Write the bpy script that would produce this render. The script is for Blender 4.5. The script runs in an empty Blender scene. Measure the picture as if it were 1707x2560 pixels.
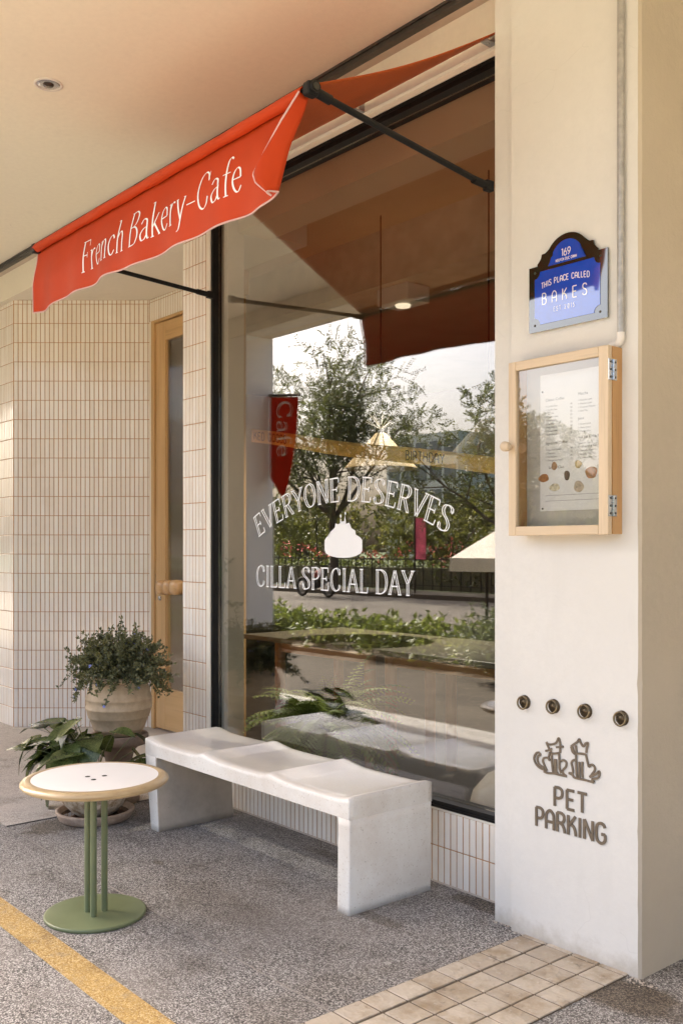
import bpy, bmesh, math, random
from mathutils import Vector, Matrix, noise as mnoise
sc = bpy.context.scene
C = sc.collection
R = math.radians
random.seed(7)

# ------------------------------------------------------------------ camera
W_, H_ = 1707.0, 2560.0
FPX, HOR, EYE = 2418.0, 1373.0, 1.3
PAN = R(40.33)
FW = Vector((-math.cos(PAN), math.sin(PAN), 0)); RT = Vector((math.sin(PAN), math.cos(PAN), 0))
cd = bpy.data.cameras.new("camera"); cam = bpy.data.objects.new("camera", cd); C.objects.link(cam)
cam.location = (0, 0, EYE)
cam.rotation_euler = (R(90), 0, math.atan2(FW.y, FW.x) - R(90))
cd.sensor_fit = 'VERTICAL'; cd.sensor_height = 36.0; cd.lens = 36.0 * FPX / H_
cd.shift_y = (HOR - H_ / 2) / H_
cd.clip_end = 2000; cd.clip_start = .05
sc.camera = cam
sc.render.resolution_x = 682; sc.render.resolution_y = 1024

# ------------------------------------------------------------------ light
SUN = Vector((-.72, -.045, .69)).normalized()
EL = math.asin(SUN.z)
w = bpy.data.worlds.new("World"); sc.world = w; w.use_nodes = True
nt = w.node_tree; nt.nodes.clear()
o_ = nt.nodes.new('ShaderNodeOutputWorld'); bg = nt.nodes.new('ShaderNodeBackground'); sk = nt.nodes.new('ShaderNodeTexSky')
sk.sky_type = 'NISHITA'; sk.sun_disc = False; sk.sun_elevation = EL
sk.sun_rotation = math.atan2(SUN.x, SUN.y)
sk.air_density = .8; sk.dust_density = 8.0; sk.ozone_density = .2
bg.inputs[1].default_value = .15
nt.links.new(sk.outputs[0], bg.inputs[0]); nt.links.new(bg.outputs[0], o_.inputs[0])
sd = bpy.data.lights.new("sun", 'SUN'); sd.energy = 4.4; sd.angle = R(.5); sd.color = (1, .94, .82)
so = bpy.data.objects.new("sun", sd); C.objects.link(so)
so.rotation_euler = (-SUN).to_track_quat('-Z', 'Y').to_euler(); so.location = SUN * 30
sc.view_settings.view_transform = 'Standard'; sc.view_settings.look = 'None'
sc.view_settings.exposure = 2.3; sc.view_settings.gamma = 1
sc.cycles.use_denoising = True
sc.cycles.max_bounces = 14; sc.cycles.diffuse_bounces = 7; sc.cycles.glossy_bounces = 6
sc.cycles.transparent_max_bounces = 24
sc.cycles.sample_clamp_indirect = 12

# ------------------------------------------------------------------ pixel -> real plane helpers (photo coordinates)
K = 1707 / 1568
def ray(u, v):
    u *= K; v *= K
    return FW + RT * ((u - W_ / 2) / FPX) + Vector((0, 0, (HOR - v) / FPX))
def on_y(u, v, y):
    d = ray(u, v); return Vector((0, 0, EYE)) + d * (y / d.y)
def zoomed(x0, y0, s):
    return lambda x, y: ((x0 + x / s) / K, (y0 + y / s) / K)

# ------------------------------------------------------------------ object helpers
def tag(o, label=None, cat=None, group=None, kind=None):
    if label: o['label'] = label
    if cat: o['category'] = cat
    if group: o['group'] = group
    if kind: o['kind'] = kind
    return o
def thing(name, label, cat, loc=(0, 0, 0), group=None):
    o = bpy.data.objects.new(name, None); C.objects.link(o); o.location = loc
    o.empty_display_size = .1
    return tag(o, label, cat, group)
def put(o, parent):
    if parent:
        o.parent = parent
        m = Matrix.Translation(parent.location)
        if parent.type == 'MESH': m = Matrix.Identity(4)
        o.matrix_parent_inverse = m.inverted()
    return o
def copy_tree(o, loc, rz=0, sc_=1, **kw):
    c = o.copy(); C.objects.link(c); c.location = loc; c.rotation_euler = (0, 0, rz)
    c.scale = (sc_,) * 3
    for k, v in kw.items(): c[k] = v
    def rec(a, b):
        for ch in [x for x in C.objects if x.parent == a]:
            d = ch.copy(); C.objects.link(d); d.parent = b; d.matrix_parent_inverse = ch.matrix_parent_inverse.copy(); rec(ch, d)
    rec(o, c)
    return c

class MB:
    def __init__(s): s.v = []; s.f = []; s.sm = []
    def add(s, vs, fs, smooth=False):
        b = len(s.v); s.v += [tuple(p) for p in vs]
        s.f += [tuple(i + b for i in f) for f in fs]; s.sm += [smooth] * len(fs)
        return s
    def box(s, x0, x1, y0, y1, z0, z1):
        v = [(x, y, z) for z in (z0, z1) for y in (y0, y1) for x in (x0, x1)]
        return s.add(v, [(0, 2, 3, 1), (4, 5, 7, 6), (0, 1, 5, 4), (2, 6, 7, 3), (0, 4, 6, 2), (1, 3, 7, 5)])
    def bbox(s, x0, x1, y0, y1, z0, z1, b=.004, seg=2):
        bm = bmesh.new(); bmesh.ops.create_cube(bm, size=1)
        for p in bm.verts:
            p.co = ((x0 + x1) / 2 + p.co.x * (x1 - x0), (y0 + y1) / 2 + p.co.y * (y1 - y0), (z0 + z1) / 2 + p.co.z * (z1 - z0))
        bmesh.ops.bevel(bm, geom=bm.edges[:], offset=b, segments=seg, affect='EDGES', profile=.5)
        return s.addbm(bm)
    def addbm(s, bm, smooth=False):
        bm.verts.index_update()
        s.add([p.co.copy() for p in bm.verts], [[q.index for q in f.verts] for f in bm.faces], smooth); bm.free(); return s
    def quad(s, a, b, c, d): return s.add([a, b, c, d], [(0, 1, 2, 3)])
    def grid(s, fn, nu, nv, smooth=True, close_u=False):
        vs = [fn(i / nu, j / nv) for j in range(nv + 1) for i in range(nu + (0 if close_u else 1))]
        n = nu if close_u else nu + 1
        fs = []
        for j in range(nv):
            for i in range(nu):
                a = j * n + i; b = j * n + (i + 1) % n
                fs.append((a, b, b + n, a + n))
        return s.add(vs, fs, smooth)
    def tube(s, pts, r, n=10, caps=True, smooth=True):
        pts = [Vector(p) for p in pts]; rr = r if isinstance(r, (list, tuple)) else [r] * len(pts)
        rings = []; up = None
        for i, p in enumerate(pts):
            d = (pts[min(i + 1, len(pts) - 1)] - pts[max(i - 1, 0)])
            if d.length < 1e-9: d = Vector((0, 0, 1))
            d.normalize()
            if up is None: up = d.orthogonal().normalized()
            up = (up - d * up.dot(d)); up = up.normalized() if up.length > 1e-6 else d.orthogonal().normalized()
            q = d.cross(up)
            rings.append([p + (up * math.cos(t) + q * math.sin(t)) * rr[i] for t in [2 * math.pi * k / n for k in range(n)]])
        vs = [x for ring in rings for x in ring]; fs = []
        for i in range(len(pts) - 1):
            for k in range(n):
                a = i * n + k; b = i * n + (k + 1) % n
                fs.append((a, b, b + n, a + n))
        s.add(vs, fs, smooth)
        if caps:
            s.add(rings[0], [tuple(range(n))[::-1]]); s.add(rings[-1], [tuple(range(n))])
        return s
    def lathe(s, c, prof, n=32, smooth=True, axis='z', sy=1):
        vs = []; fs = []
        for (r, h) in prof:
            for k in range(n):
                t = 2 * math.pi * k / n
                if axis == 'z': vs.append((c[0] + r * math.cos(t), c[1] + sy * r * math.sin(t), c[2] + h))
                else: vs.append((c[0] + r * math.cos(t), c[1] - h, c[2] + r * math.sin(t)))
        for i in range(len(prof) - 1):
            for k in range(n):
                a = i * n + k; b = i * n + (k + 1) % n
                fs.append((a, b, b + n, a + n))
        return s.add(vs, fs, smooth)
    def poly(s, pts, n, th):   # extruded outline: pts 3D ccw, n = front normal, th thickness (behind)
        pts = [Vector(p) for p in pts]; n = Vector(n); m = len(pts)
        bk = [p - n * th for p in pts]
        bm = bmesh.new(); vs = [bm.verts.new(p) for p in pts]; f = bm.faces.new(vs)
        bmesh.ops.triangulate(bm, faces=[f]); bm.normal_update(); bm.faces.ensure_lookup_table()
        if bm.faces[0].normal.dot(n) < 0: bmesh.ops.reverse_faces(bm, faces=bm.faces[:])
        s.addbm(bm)
        s.add(pts + bk, [(i, (i + 1) % m, m + (i + 1) % m, m + i) for i in range(m)])
        bm = bmesh.new(); vs = [bm.verts.new(p) for p in bk]; f = bm.faces.new(vs); bmesh.ops.triangulate(bm, faces=[f]); s.addbm(bm)
        return s
    def build(s, name, mat, parent=None, label=None):
        me = bpy.data.meshes.new(name); me.from_pydata(s.v, [], s.f); me.update()
        me.polygons.foreach_set('use_smooth', s.sm)
        if mat: me.materials.append(mat)
        o = bpy.data.objects.new(name, me); C.objects.link(o); put(o, parent)
        if label: o['label'] = label
        return o
def each(lst, name, mat, parent):
    return [m.build(name, mat, parent) for m in lst]
def fixn(o):
    bm = bmesh.new(); bm.from_mesh(o.data); bmesh.ops.recalc_face_normals(bm, faces=bm.faces[:]); bm.to_mesh(o.data); bm.free(); return o
def solid(o, th, off=0):
    m = o.modifiers.new('solidify', 'SOLIDIFY'); m.thickness = th; m.offset = off; return o

# ------------------------------------------------------------------ materials
def mk(name):
    m = bpy.data.materials.new(name); m.use_nodes = True
    return m, m.node_tree, m.node_tree.nodes['Principled BSDF']
def N(nt, t, **k):
    n = nt.nodes.new(t)
    for a, b in k.items(): setattr(n, a, b)
    return n
def coords(nt, kind='Object'):
    return N(nt, 'ShaderNodeTexCoord').outputs[kind]
def noise(nt, co, scale, detail=4, rough=.55, stretch=None):
    if stretch:
        mp = N(nt, 'ShaderNodeMapping'); mp.inputs['Scale'].default_value = stretch; nt.links.new(co, mp.inputs[0]); co = mp.outputs[0]
    n = N(nt, 'ShaderNodeTexNoise'); n.inputs['Scale'].default_value = scale; n.inputs['Detail'].default_value = detail; n.inputs['Roughness'].default_value = rough
    nt.links.new(co, n.inputs['Vector']); return n.outputs['Fac']
def ramp(nt, fac, stops):
    r = N(nt, 'ShaderNodeValToRGB'); e = r.color_ramp.elements
    while len(e) < len(stops): e.new(.5)
    for i, (p, c) in enumerate(stops): e[i].position = p; e[i].color = (*c, 1) if len(c) == 3 else c
    nt.links.new(fac, r.inputs[0]); return r.outputs[0]
def mixc(nt, a, b, fac, mode='MIX'):
    m = N(nt, 'ShaderNodeMix', data_type='RGBA', blend_type=mode)
    for sck, x in ((m.inputs[0], fac), (m.inputs[6], a), (m.inputs[7], b)):
        if hasattr(x, 'links') or hasattr(x, 'is_linked'): nt.links.new(x, sck)
        elif isinstance(x, (int, float)): sck.default_value = x
        else: sck.default_value = (*x, 1)
    return m.outputs[2]
def mth(nt, op, a, b=0., clamp=False):
    m = N(nt, 'ShaderNodeMath', operation=op); m.use_clamp = clamp
    for i, x in enumerate((a, b)):
        if hasattr(x, 'is_linked'): nt.links.new(x, m.inputs[i])
        else: m.inputs[i].default_value = x
    return m.outputs[0]
def bump(nt, p, h, st=.2, dist=.01):
    b = N(nt, 'ShaderNodeBump'); b.inputs['Strength'].default_value = st; b.inputs['Distance'].default_value = dist
    nt.links.new(h, b.inputs['Height']); nt.links.new(b.outputs[0], p.inputs['Normal'])
def lin(r, g, b):
    f = lambda c: (c / 255 / 12.92) if c <= 10 else ((c / 255 + .055) / 1.055) ** 2.4
    return (f(r), f(g), f(b))
def simple(name, col, rough=.6, metal=0., var=.12, scale=9, bst=0., bscale=80, spec=.5, coat=0.):
    m, nt, p = mk(name); co = coords(nt)
    nz = noise(nt, co, scale, 5)
    a = tuple(c * (1 - var) for c in col); b = tuple(min(1, c * (1 + var)) for c in col)
    nt.links.new(ramp(nt, nz, [(.3, a), (.7, b)]), p.inputs['Base Color'])
    p.inputs['Roughness'].default_value = rough; p.inputs['Metallic'].default_value = metal
    p.inputs['Specular IOR Level'].default_value = spec; p.inputs['Coat Weight'].default_value = coat
    if bst: bump(nt, p, noise(nt, co, bscale, 3), bst, .004)
    return m
def plaster(name, col, bst=.12, stain=.16, foot=False):
    m, nt, p = mk(name); co = coords(nt)
    big = noise(nt, co, 1.3, 5, .6); fine = noise(nt, co, 34, 6, .7); drip = noise(nt, co, 3, 5, .6, (3, 3, .5))
    c = ramp(nt, big, [(.3, tuple(x * (1 - stain * .45) for x in col)), (.65, col)])
    c = mixc(nt, c, tuple(x * (.80) for x in col), ramp(nt, drip, [(.6, (0, 0, 0)), (.82, (.45, .45, .45))]))
    c = mixc(nt, c, tuple(x * .92 for x in col), ramp(nt, fine, [(.35, (.6,) * 3), (.6, (0, 0, 0))]))
    # scattered scuffs and nicks in the paint
    vo = N(nt, 'ShaderNodeTexVoronoi'); vo.inputs['Scale'].default_value = 7; nt.links.new(co, vo.inputs['Vector'])
    sp = mth(nt, 'LESS_THAN', vo.outputs['Distance'], .035)
    sp = mth(nt, 'MULTIPLY', sp, mth(nt, 'GREATER_THAN', noise(nt, co, 2.2, 2), .6))
    c = mixc(nt, c, tuple(x * .5 for x in col), mth(nt, 'MULTIPLY', sp, .6))
    if foot:    # splash marks and grime along the foot, hairline cracks higher up
        sz = N(nt, 'ShaderNodeSeparateXYZ'); nt.links.new(co, sz.inputs[0])
        lvl = mth(nt, 'ADD', sz.outputs[2], mth(nt, 'MULTIPLY', noise(nt, co, 11, 6, .7), .16))
        c = mixc(nt, c, (.34, .28, .20), mth(nt, 'MULTIPLY', ramp(nt, lvl, [(.085, (1, 1, 1)), (.15, (0, 0, 0))]), .55))
        vc = N(nt, 'ShaderNodeTexVoronoi', feature='DISTANCE_TO_EDGE'); vc.inputs['Scale'].default_value = 2.3
        wp = N(nt, 'ShaderNodeMix', data_type='VECTOR'); wp.inputs[0].default_value = .22
        nz_ = N(nt, 'ShaderNodeTexNoise'); nz_.inputs['Scale'].default_value = 6; nt.links.new(co, nz_.inputs['Vector'])
        nt.links.new(co, wp.inputs[4]); nt.links.new(nz_.outputs['Color'], wp.inputs[5]); nt.links.new(wp.outputs[1], vc.inputs['Vector'])
        ck = mth(nt, 'MULTIPLY', mth(nt, 'LESS_THAN', vc.outputs['Distance'], .0035), mth(nt, 'GREATER_THAN', noise(nt, co, 1.9, 2), .56))
        c = mixc(nt, c, tuple(x * .8 for x in col), mth(nt, 'MULTIPLY', ck, .3))
    nt.links.new(c, p.inputs['Base Color']); p.inputs['Roughness'].default_value = .72
    h = mth(nt, 'ADD', mth(nt, 'MULTIPLY', big, 2.5), mth(nt, 'MULTIPLY', fine, .35))
    bump(nt, p, h, bst, .02)
    return m
def pebble(name, dark, mid, light, scale=150, blotch=None, blot_fac=.55, rough=.75, stains=(), wear=None):
    m, nt, p = mk(name); co = coords(nt)
    vo = N(nt, 'ShaderNodeTexVoronoi'); vo.inputs['Scale'].default_value = scale; nt.links.new(co, vo.inputs['Vector'])
    sep = N(nt, 'ShaderNodeSeparateColor'); nt.links.new(vo.outputs['Color'], sep.inputs[0])
    c = ramp(nt, sep.outputs[0], [(.0, dark), (.26, tuple(x * 1.35 for x in dark)), (.34, mid), (.66, mid), (.74, light), (1, light)])
    edge = ramp(nt, vo.outputs['Distance'], [(.35, (0, 0, 0)), (.75, (1, 1, 1))])
    c = mixc(nt, c, tuple(x * .8 for x in dark), mth(nt, 'MULTIPLY', edge, .55))
    n1 = noise(nt, co, 1.6, 6, .62); n2 = noise(nt, co, 6, 5, .6)
    if blotch:
        c = mixc(nt, c, blotch, mth(nt, 'MULTIPLY', ramp(nt, n1, [(.42, (0, 0, 0)), (.62, (1, 1, 1))]), blot_fac))
    c = mixc(nt, c, (.42, .38, .34), ramp(nt, n2, [(.3, (.55,) * 3), (.48, (0, 0, 0))]), 'MULTIPLY')
    # trodden chewing gum and worn spots
    vg = N(nt, 'ShaderNodeTexVoronoi'); vg.inputs['Scale'].default_value = 4.2; nt.links.new(co, vg.inputs['Vector'])
    sg_ = N(nt, 'ShaderNodeSeparateColor'); nt.links.new(vg.outputs['Color'], sg_.inputs[0])
    gum = mth(nt, 'MULTIPLY', mth(nt, 'LESS_THAN', mth(nt, 'ADD', vg.outputs['Distance'], mth(nt, 'MULTIPLY', noise(nt, co, 60, 2), .05)), .075), mth(nt, 'GREATER_THAN', sg_.outputs[0], .62))
    c = mixc(nt, c, mixc(nt, (.10, .09, .08), (.50, .47, .43), mth(nt, 'GREATER_THAN', sg_.outputs[1], .6)), mth(nt, 'MULTIPLY', gum, .55))
    if wear:
        c = mixc(nt, c, wear, mth(nt, 'MULTIPLY', ramp(nt, noise(nt, co, 13, 6, .75), [(.52, (0, 0, 0)), (.66, (1, 1, 1))]), .5))
    for (sx_, sy_, rx_, ry_, k_) in stains:      # spills and damp marks with their own outline
        mp = N(nt, 'ShaderNodeMapping'); mp.inputs['Location'].default_value = (-sx_ / rx_, -sy_ / ry_, 0); mp.inputs['Scale'].default_value = (1 / rx_, 1 / ry_, 0)
        nt.links.new(co, mp.inputs[0]); ln_ = N(nt, 'ShaderNodeVectorMath', operation='LENGTH'); nt.links.new(mp.outputs[0], ln_.inputs[0])
        dd = mth(nt, 'ADD', ln_.outputs['Value'], mth(nt, 'MULTIPLY', mth(nt, 'SUBTRACT', noise(nt, co, 9, 5, .65), .5), 1.3))
        c = mixc(nt, c, (.42, .34, .24), mth(nt, 'MULTIPLY', ramp(nt, dd, [(.72, (1, 1, 1)), (1.0, (0, 0, 0))]), k_), 'MULTIPLY')
    nt.links.new(c, p.inputs['Base Color']); p.inputs['Roughness'].default_value = rough
    bump(nt, p, mth(nt, 'SUBTRACT', 1, vo.outputs['Distance']), .35, .003)
    return m
def wood(name, a, b, axis='z', rough=.45, scale=14, coat=0.):
    m, nt, p = mk(name); co = coords(nt)
    st = {'z': (1, 1, .06), 'x': (.06, 1, 1), 'y': (1, .06, 1)}[axis]
    g = noise(nt, co, scale, 6, .65, st); g2 = noise(nt, co, scale * 7, 3, .6, tuple(q * (.5 if q < 1 else 1) for q in st))
    c = ramp(nt, g, [(.28, a), (.5, tuple((x + y) / 2 for x, y in zip(a, b))), (.72, b)])
    c = mixc(nt, c, tuple(x * .72 for x in a), ramp(nt, g2, [(.55, (0, 0, 0)), (.75, (.5,) * 3)]))
    nt.links.new(c, p.inputs['Base Color']); p.inputs['Roughness'].default_value = rough; p.inputs['Coat Weight'].default_value = coat
    bump(nt, p, g2, .08, .002)
    return m
def leafmat(name, a, b, trans=.35, rough=.45, scale=1.2):
    m, nt, p = mk(name); co = coords(nt)
    g = noise(nt, co, scale, 4, .6); g2 = noise(nt, co, scale * 14, 2)
    c = ramp(nt, mth(nt, 'ADD', mth(nt, 'MULTIPLY', g, .6), mth(nt, 'MULTIPLY', g2, .4)), [(.38, a), (.62, b)])
    nt.links.new(c, p.inputs['Base Color']); p.inputs['Roughness'].default_value = rough
    tr = N(nt, 'ShaderNodeBsdfTranslucent'); nt.links.new(mixc(nt, c, (1.0, 1.0, .35), .6, 'MULTIPLY'), tr.inputs[0])
    mx = N(nt, 'ShaderNodeMixShader'); mx.inputs[0].default_value = trans
    out = nt.nodes['Material Output']
    nt.links.new(p.outputs[0], mx.inputs[1]); nt.links.new(tr.outputs[0], mx.inputs[2]); nt.links.new(mx.outputs[0], out.inputs[0])
    return m
def glassmat(name, k=1.5, base=.04, tint=(.9, .9, .86), ior=1.5, wob=0.):
    m, nt, p = mk(name); nt.nodes.remove(p)
    tr = N(nt, 'ShaderNodeBsdfTransparent'); tr.inputs[0].default_value = (*tint, 1)
    gl = N(nt, 'ShaderNodeBsdfGlossy'); gl.inputs['Roughness'].default_value = 0.0
    fr = N(nt, 'ShaderNodeFresnel'); fr.inputs[0].default_value = ior
    # Fresnel from either side of the sheet alike
    geo = N(nt, 'ShaderNodeNewGeometry')
    dt = N(nt, 'ShaderNodeVectorMath', operation='DOT_PRODUCT'); nt.links.new(geo.outputs['Incoming'], dt.inputs[0]); nt.links.new(geo.outputs['Normal'], dt.inputs[1])
    c = mth(nt, 'SUBTRACT', 1, mth(nt, 'ABSOLUTE', dt.outputs['Value']))
    fac = mth(nt, 'ADD', mth(nt, 'MULTIPLY', mth(nt, 'POWER', c, 5), .95), base, True)
    fac = mth(nt, 'MULTIPLY', fac, k, True); nt.nodes.remove(fr)
    if wob:
        b = N(nt, 'ShaderNodeBump'); b.inputs['Strength'].default_value = wob; b.inputs['Distance'].default_value = .02
        nt.links.new(noise(nt, coords(nt), 1.7, 2), b.inputs['Height']); nt.links.new(b.outputs[0], gl.inputs['Normal'])
    mx = N(nt, 'ShaderNodeMixShader'); nt.links.new(fac, mx.inputs[0]); nt.links.new(tr.outputs[0], mx.inputs[1]); nt.links.new(gl.outputs[0], mx.inputs[2])
    nt.links.new(mx.outputs[0], nt.nodes['Material Output'].inputs[0])
    return m
MT = {}
MT['wall'] = plaster('cream plaster', (.85, .79, .67))
MT['pillar'] = plaster('off white plaster', (.70, .68, .635), .16, .16, True)
MT['pillar_side'] = plaster('bare tan plaster', (.54, .465, .355), .45, .35)  # darker and more tan than the front plaster
MT['ceiling'] = plaster('cream ceiling plaster', (.90, .85, .705), .06, .08)
MT['rough'] = plaster('rough unpainted plaster', (.58, .50, .41), .5, .3)
MT['black'] = simple('black painted metal', (.008, .0075, .007), .5, 0, .3, 30, spec=.25)
MT['groove'] = simple('dark grey channel', (.05, .045, .04), .45, 0, .3, 20)
MT['floor'] = pebble('washed pebble floor', (.050, .045, .042), (.25, .232, .216), (.55, .525, .495), 250, (.28, .25, .225), .4, .75, ((-4.33, 1.94, .13, .19, .75), (-1.62, 2.46, .22, .12, .85), (-2.36, 2.68, .16, .06, .7), (-3.55, 2.02, .04, .025, .6), (-2.9, 2.62, .5, .05, .45), (-3.3, 2.62, .8, .10, .25), (-2.55, 2.30, .22, .035, .5), (-3.0, 1.95, .35, .12, .22), (-2.2, 1.75, .10, .3, .25)))
MT['stripe'] = pebble('yellow pebble stripe', (.26, .15, .035), (.46, .305, .10), (.61, .46, .235), 250, (.5, .32, .09), .3, .75, (), (.24, .20, .15))
MT['grout'] = simple('brown grout', (.47, .25, .11), .9, 0, .2, 40, .2, 200)
MT['concrete'] = simple('darkened pavement concrete', (.058, .047, .035), .9, 0, .30, 2.2, .1, 30, .2)  # darker than real concrete, standing in for shade that dims its reflection
MT['recessfloor'] = simple('grey recess paving', (.46, .415, .36), .8, 0, .14, 5, .2, 60)
MT['bounce_paving'] = simple('pale bounce paving', (.36, .305, .235), .85, 0, .14, 3, .2, 60)  # added out of view to bounce warm light onto ceiling and pillar
MT['asphalt'] = simple('road asphalt', (.09, .078, .066), .9, 0, .3, .8, .3, 90, .2)
MT['earth'] = simple('earth', (.16, .13, .09), .95, 0, .25, 4, .3, 30)
MT['grass'] = simple('lawn green', (.07, .10, .03), .9, 0, .35, 6, .3, 30)
MT['oak'] = wood('oak', lin(176, 134, 84), lin(205, 165, 112))
MT['oakx'] = wood('oak across', lin(176, 134, 84), lin(205, 165, 112), 'x')
MT['doorwood'] = wood('door wood', lin(188, 146, 92), lin(212, 174, 122), 'z', .4, 9, .1)
MT['doorwoodx'] = wood('door wood across', lin(188, 146, 92), lin(212, 174, 122), 'x', .4, 9, .1)
MT['inwood'] = wood('table wood', lin(160, 108, 56), lin(190, 138, 80), 'z', .4)
MT['inwoodx'] = wood('table wood across', lin(160, 108, 56), lin(190, 138, 80), 'x', .4)
MT['pale_oak'] = wood('pale oak', lin(194, 171, 140), lin(215, 195, 166))
MT['pale_oakx'] = wood('pale oak across', lin(194, 171, 140), lin(215, 195, 166), 'x')
MT['white'] = simple('white vinyl', (.86, .86, .85), .5, 0, .02)
MT['laminate'] = simple('white laminate', (.80, .785, .76), .42, 0, .03, 4)
MT['green'] = simple('sage green powder coat', (.150, .178, .088), .38, 0, .10, 7, .03, 300)
MT['galv'] = simple('galvanised steel', (.42, .405, .38), .42, .45, .2, 40)
MT['steel'] = simple('bright steel', (.6, .6, .6), .22, 1, .1)
MT['pvc'] = simple('white plastic', (.72, .68, .62), .35, 0, .04)
MT['bronze'] = simple('dark bronze', (.10, .075, .045), .38, .85, .3, 90)
MT['taupe'] = simple('taupe metal letter', (.17, .135, .098), .42, .35, .12, 40)
MT['darkscrew'] = simple('dark screw', (.06, .055, .045), .45, .5, .1)
MT['paper'] = simple('white paper', (.80, .80, .79), .7, 0, .015)
MT['ink'] = simple('grey ink', (.10, .095, .09), .7, 0, .05)
MT['backboard'] = simple('grey backboard', (.50, .48, .44), .7, 0, .05)
def tilemat():
    m, nt, p = mk('glazed cream tile'); co = coords(nt)
    geo = N(nt, 'ShaderNodeNewGeometry')
    c = ramp(nt, geo.outputs['Random Per Island'], [(0, (.82, .755, .66)), (.5, (.86, .805, .72)), (1, (.885, .845, .775))])
    c = mixc(nt, c, (.6, .5, .38), ramp(nt, noise(nt, co, 5, 4), [(.6, (0, 0, 0)), (.85, (.35,) * 3)]))
    nt.links.new(c, p.inputs['Base Color']); p.inputs['Roughness'].default_value = .10
    p.inputs['Specular IOR Level'].default_value = .6
    bump(nt, p, noise(nt, co, 26, 2, .5, (1, 1, .35)), .05, .01)
    return m
MT['tile'] = tilemat()
def clothmat(name, col, trans=.18):
    m, nt, p = mk(name); co = coords(nt)
    wv = N(nt, 'ShaderNodeTexWave'); wv.inputs['Scale'].default_value = 400; nt.links.new(co, wv.inputs['Vector'])
    c = ramp(nt, noise(nt, co, 5, 4), [(.3, tuple(x * .88 for x in col)), (.7, col)])
    nt.links.new(c, p.inputs['Base Color']); p.inputs['Roughness'].default_value = .62
    p.inputs['Specular IOR Level'].default_value = .25
    bump(nt, p, wv.outputs['Fac'], .06, .001)
    tr = N(nt, 'ShaderNodeBsdfTranslucent'); nt.links.new(c, tr.inputs[0])
    mx = N(nt, 'ShaderNodeMixShader'); mx.inputs[0].default_value = trans
    nt.links.new(p.outputs[0], mx.inputs[1]); nt.links.new(tr.outputs[0], mx.inputs[2]); nt.links.new(mx.outputs[0], nt.nodes['Material Output'].inputs[0])
    return m
MT['red'] = clothmat('red canvas', (.55, .052, .006), .08)
MT['red_glow'] = clothmat('red canvas with painted glow', (.50, .095, .016), .04)  # same cloth as the valance, its shade and orange glow put into the colour
MT['banner_red'] = clothmat('red banner cloth', (.62, .045, .012), .5)
MT['hem'] = clothmat('pale pink hem tape', (.75, .50, .47), .1)
MT['glass'] = glassmat('shop window glass', 4.4, .045, (.95, .945, .92), wob=.003)
MT['thinglass'] = glassmat('case glass', 3.2, .04, (.95, .95, .94), wob=.10)
MT['doorglass'] = glassmat('reeded door glass', 2.4, .06, (.80, .80, .77), wob=.05)

# ================================================================== SETTING: ground, road, sky comes from the world
YF = 2.736            # front of the tiled facade
YG = 2.775            # front of the window pane
ZC = 3.35             # arcade ceiling
def struct(name, mb, mat): return tag(mb.build(name, mat), kind='structure')
struct('ground', MB().box(-400, 400, -400, 400, -.9, -.5), MT['grass'])
struct('arcade_floor', MB().box(-26, 12, .30, 2.9, -.3, 0).box(-26, -6.95, 2.9, 3.0, -.3, 0).box(-1.9, 12, 2.9, 6, -.3, 0), MT['floor'])
struct('entrance_floor', MB().box(-6.95, -4.3, 2.90, 3.6, -.3, -.001), MT['recessfloor'])
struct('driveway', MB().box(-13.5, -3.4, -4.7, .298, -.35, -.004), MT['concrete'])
struct('bounce_paving', MB().box(-3.399, 30, -4.7, .298, -.35, -.003), MT['bounce_paving'])  # unseen pale ground, added for its bounce
struct('pavement', MB().box(-70, -13.501, -4.7, .298, -.35, -.003), MT['bounce_paving'])  # kept pale beyond the mirrored strip to add bounce light
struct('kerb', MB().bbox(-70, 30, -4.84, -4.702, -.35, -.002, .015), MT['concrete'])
struct('road', MB().box(-120, 90, -14.2, -4.842, -.45, -.13), MT['asphalt'])
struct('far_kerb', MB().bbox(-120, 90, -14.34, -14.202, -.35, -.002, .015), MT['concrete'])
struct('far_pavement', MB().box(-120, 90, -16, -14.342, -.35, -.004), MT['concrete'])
struct('park_ground', MB().box(-120, 90, -120, -16.002, -.45, .0), MT['grass'])
struct('yellow_stripe', MB().box(-26, 12, 1.263, 1.366, -.01, .0035), MT['stripe'])
# expansion joints cut in the pebble floor
jm = simple('joint strip', (.27, .24, .21), .8, 0, .2)
struct('floor_joint', MB().box(-26, -2.09, 1.732, 1.735, -.01, .0025), jm)
struct('floor_joint', MB().box(-4.475, -4.465, 1.74, 2.72, -.01, .003), MT['groove'])
struct('floor_joint', MB().box(-6.9, -4.56, 2.845, 2.853, -.01, .003), MT['groove'])
# smoother cement zone to the left of the cross joint
struct('cement_apron', MB().box(-26, -4.476, 1.74, 2.9, -.01, .0022), pebble('fine cement pebble', (.30, .26, .225), (.54, .485, .425), (.66, .61, .545), 210, (.56, .495, .43), .6, .8))

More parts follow.
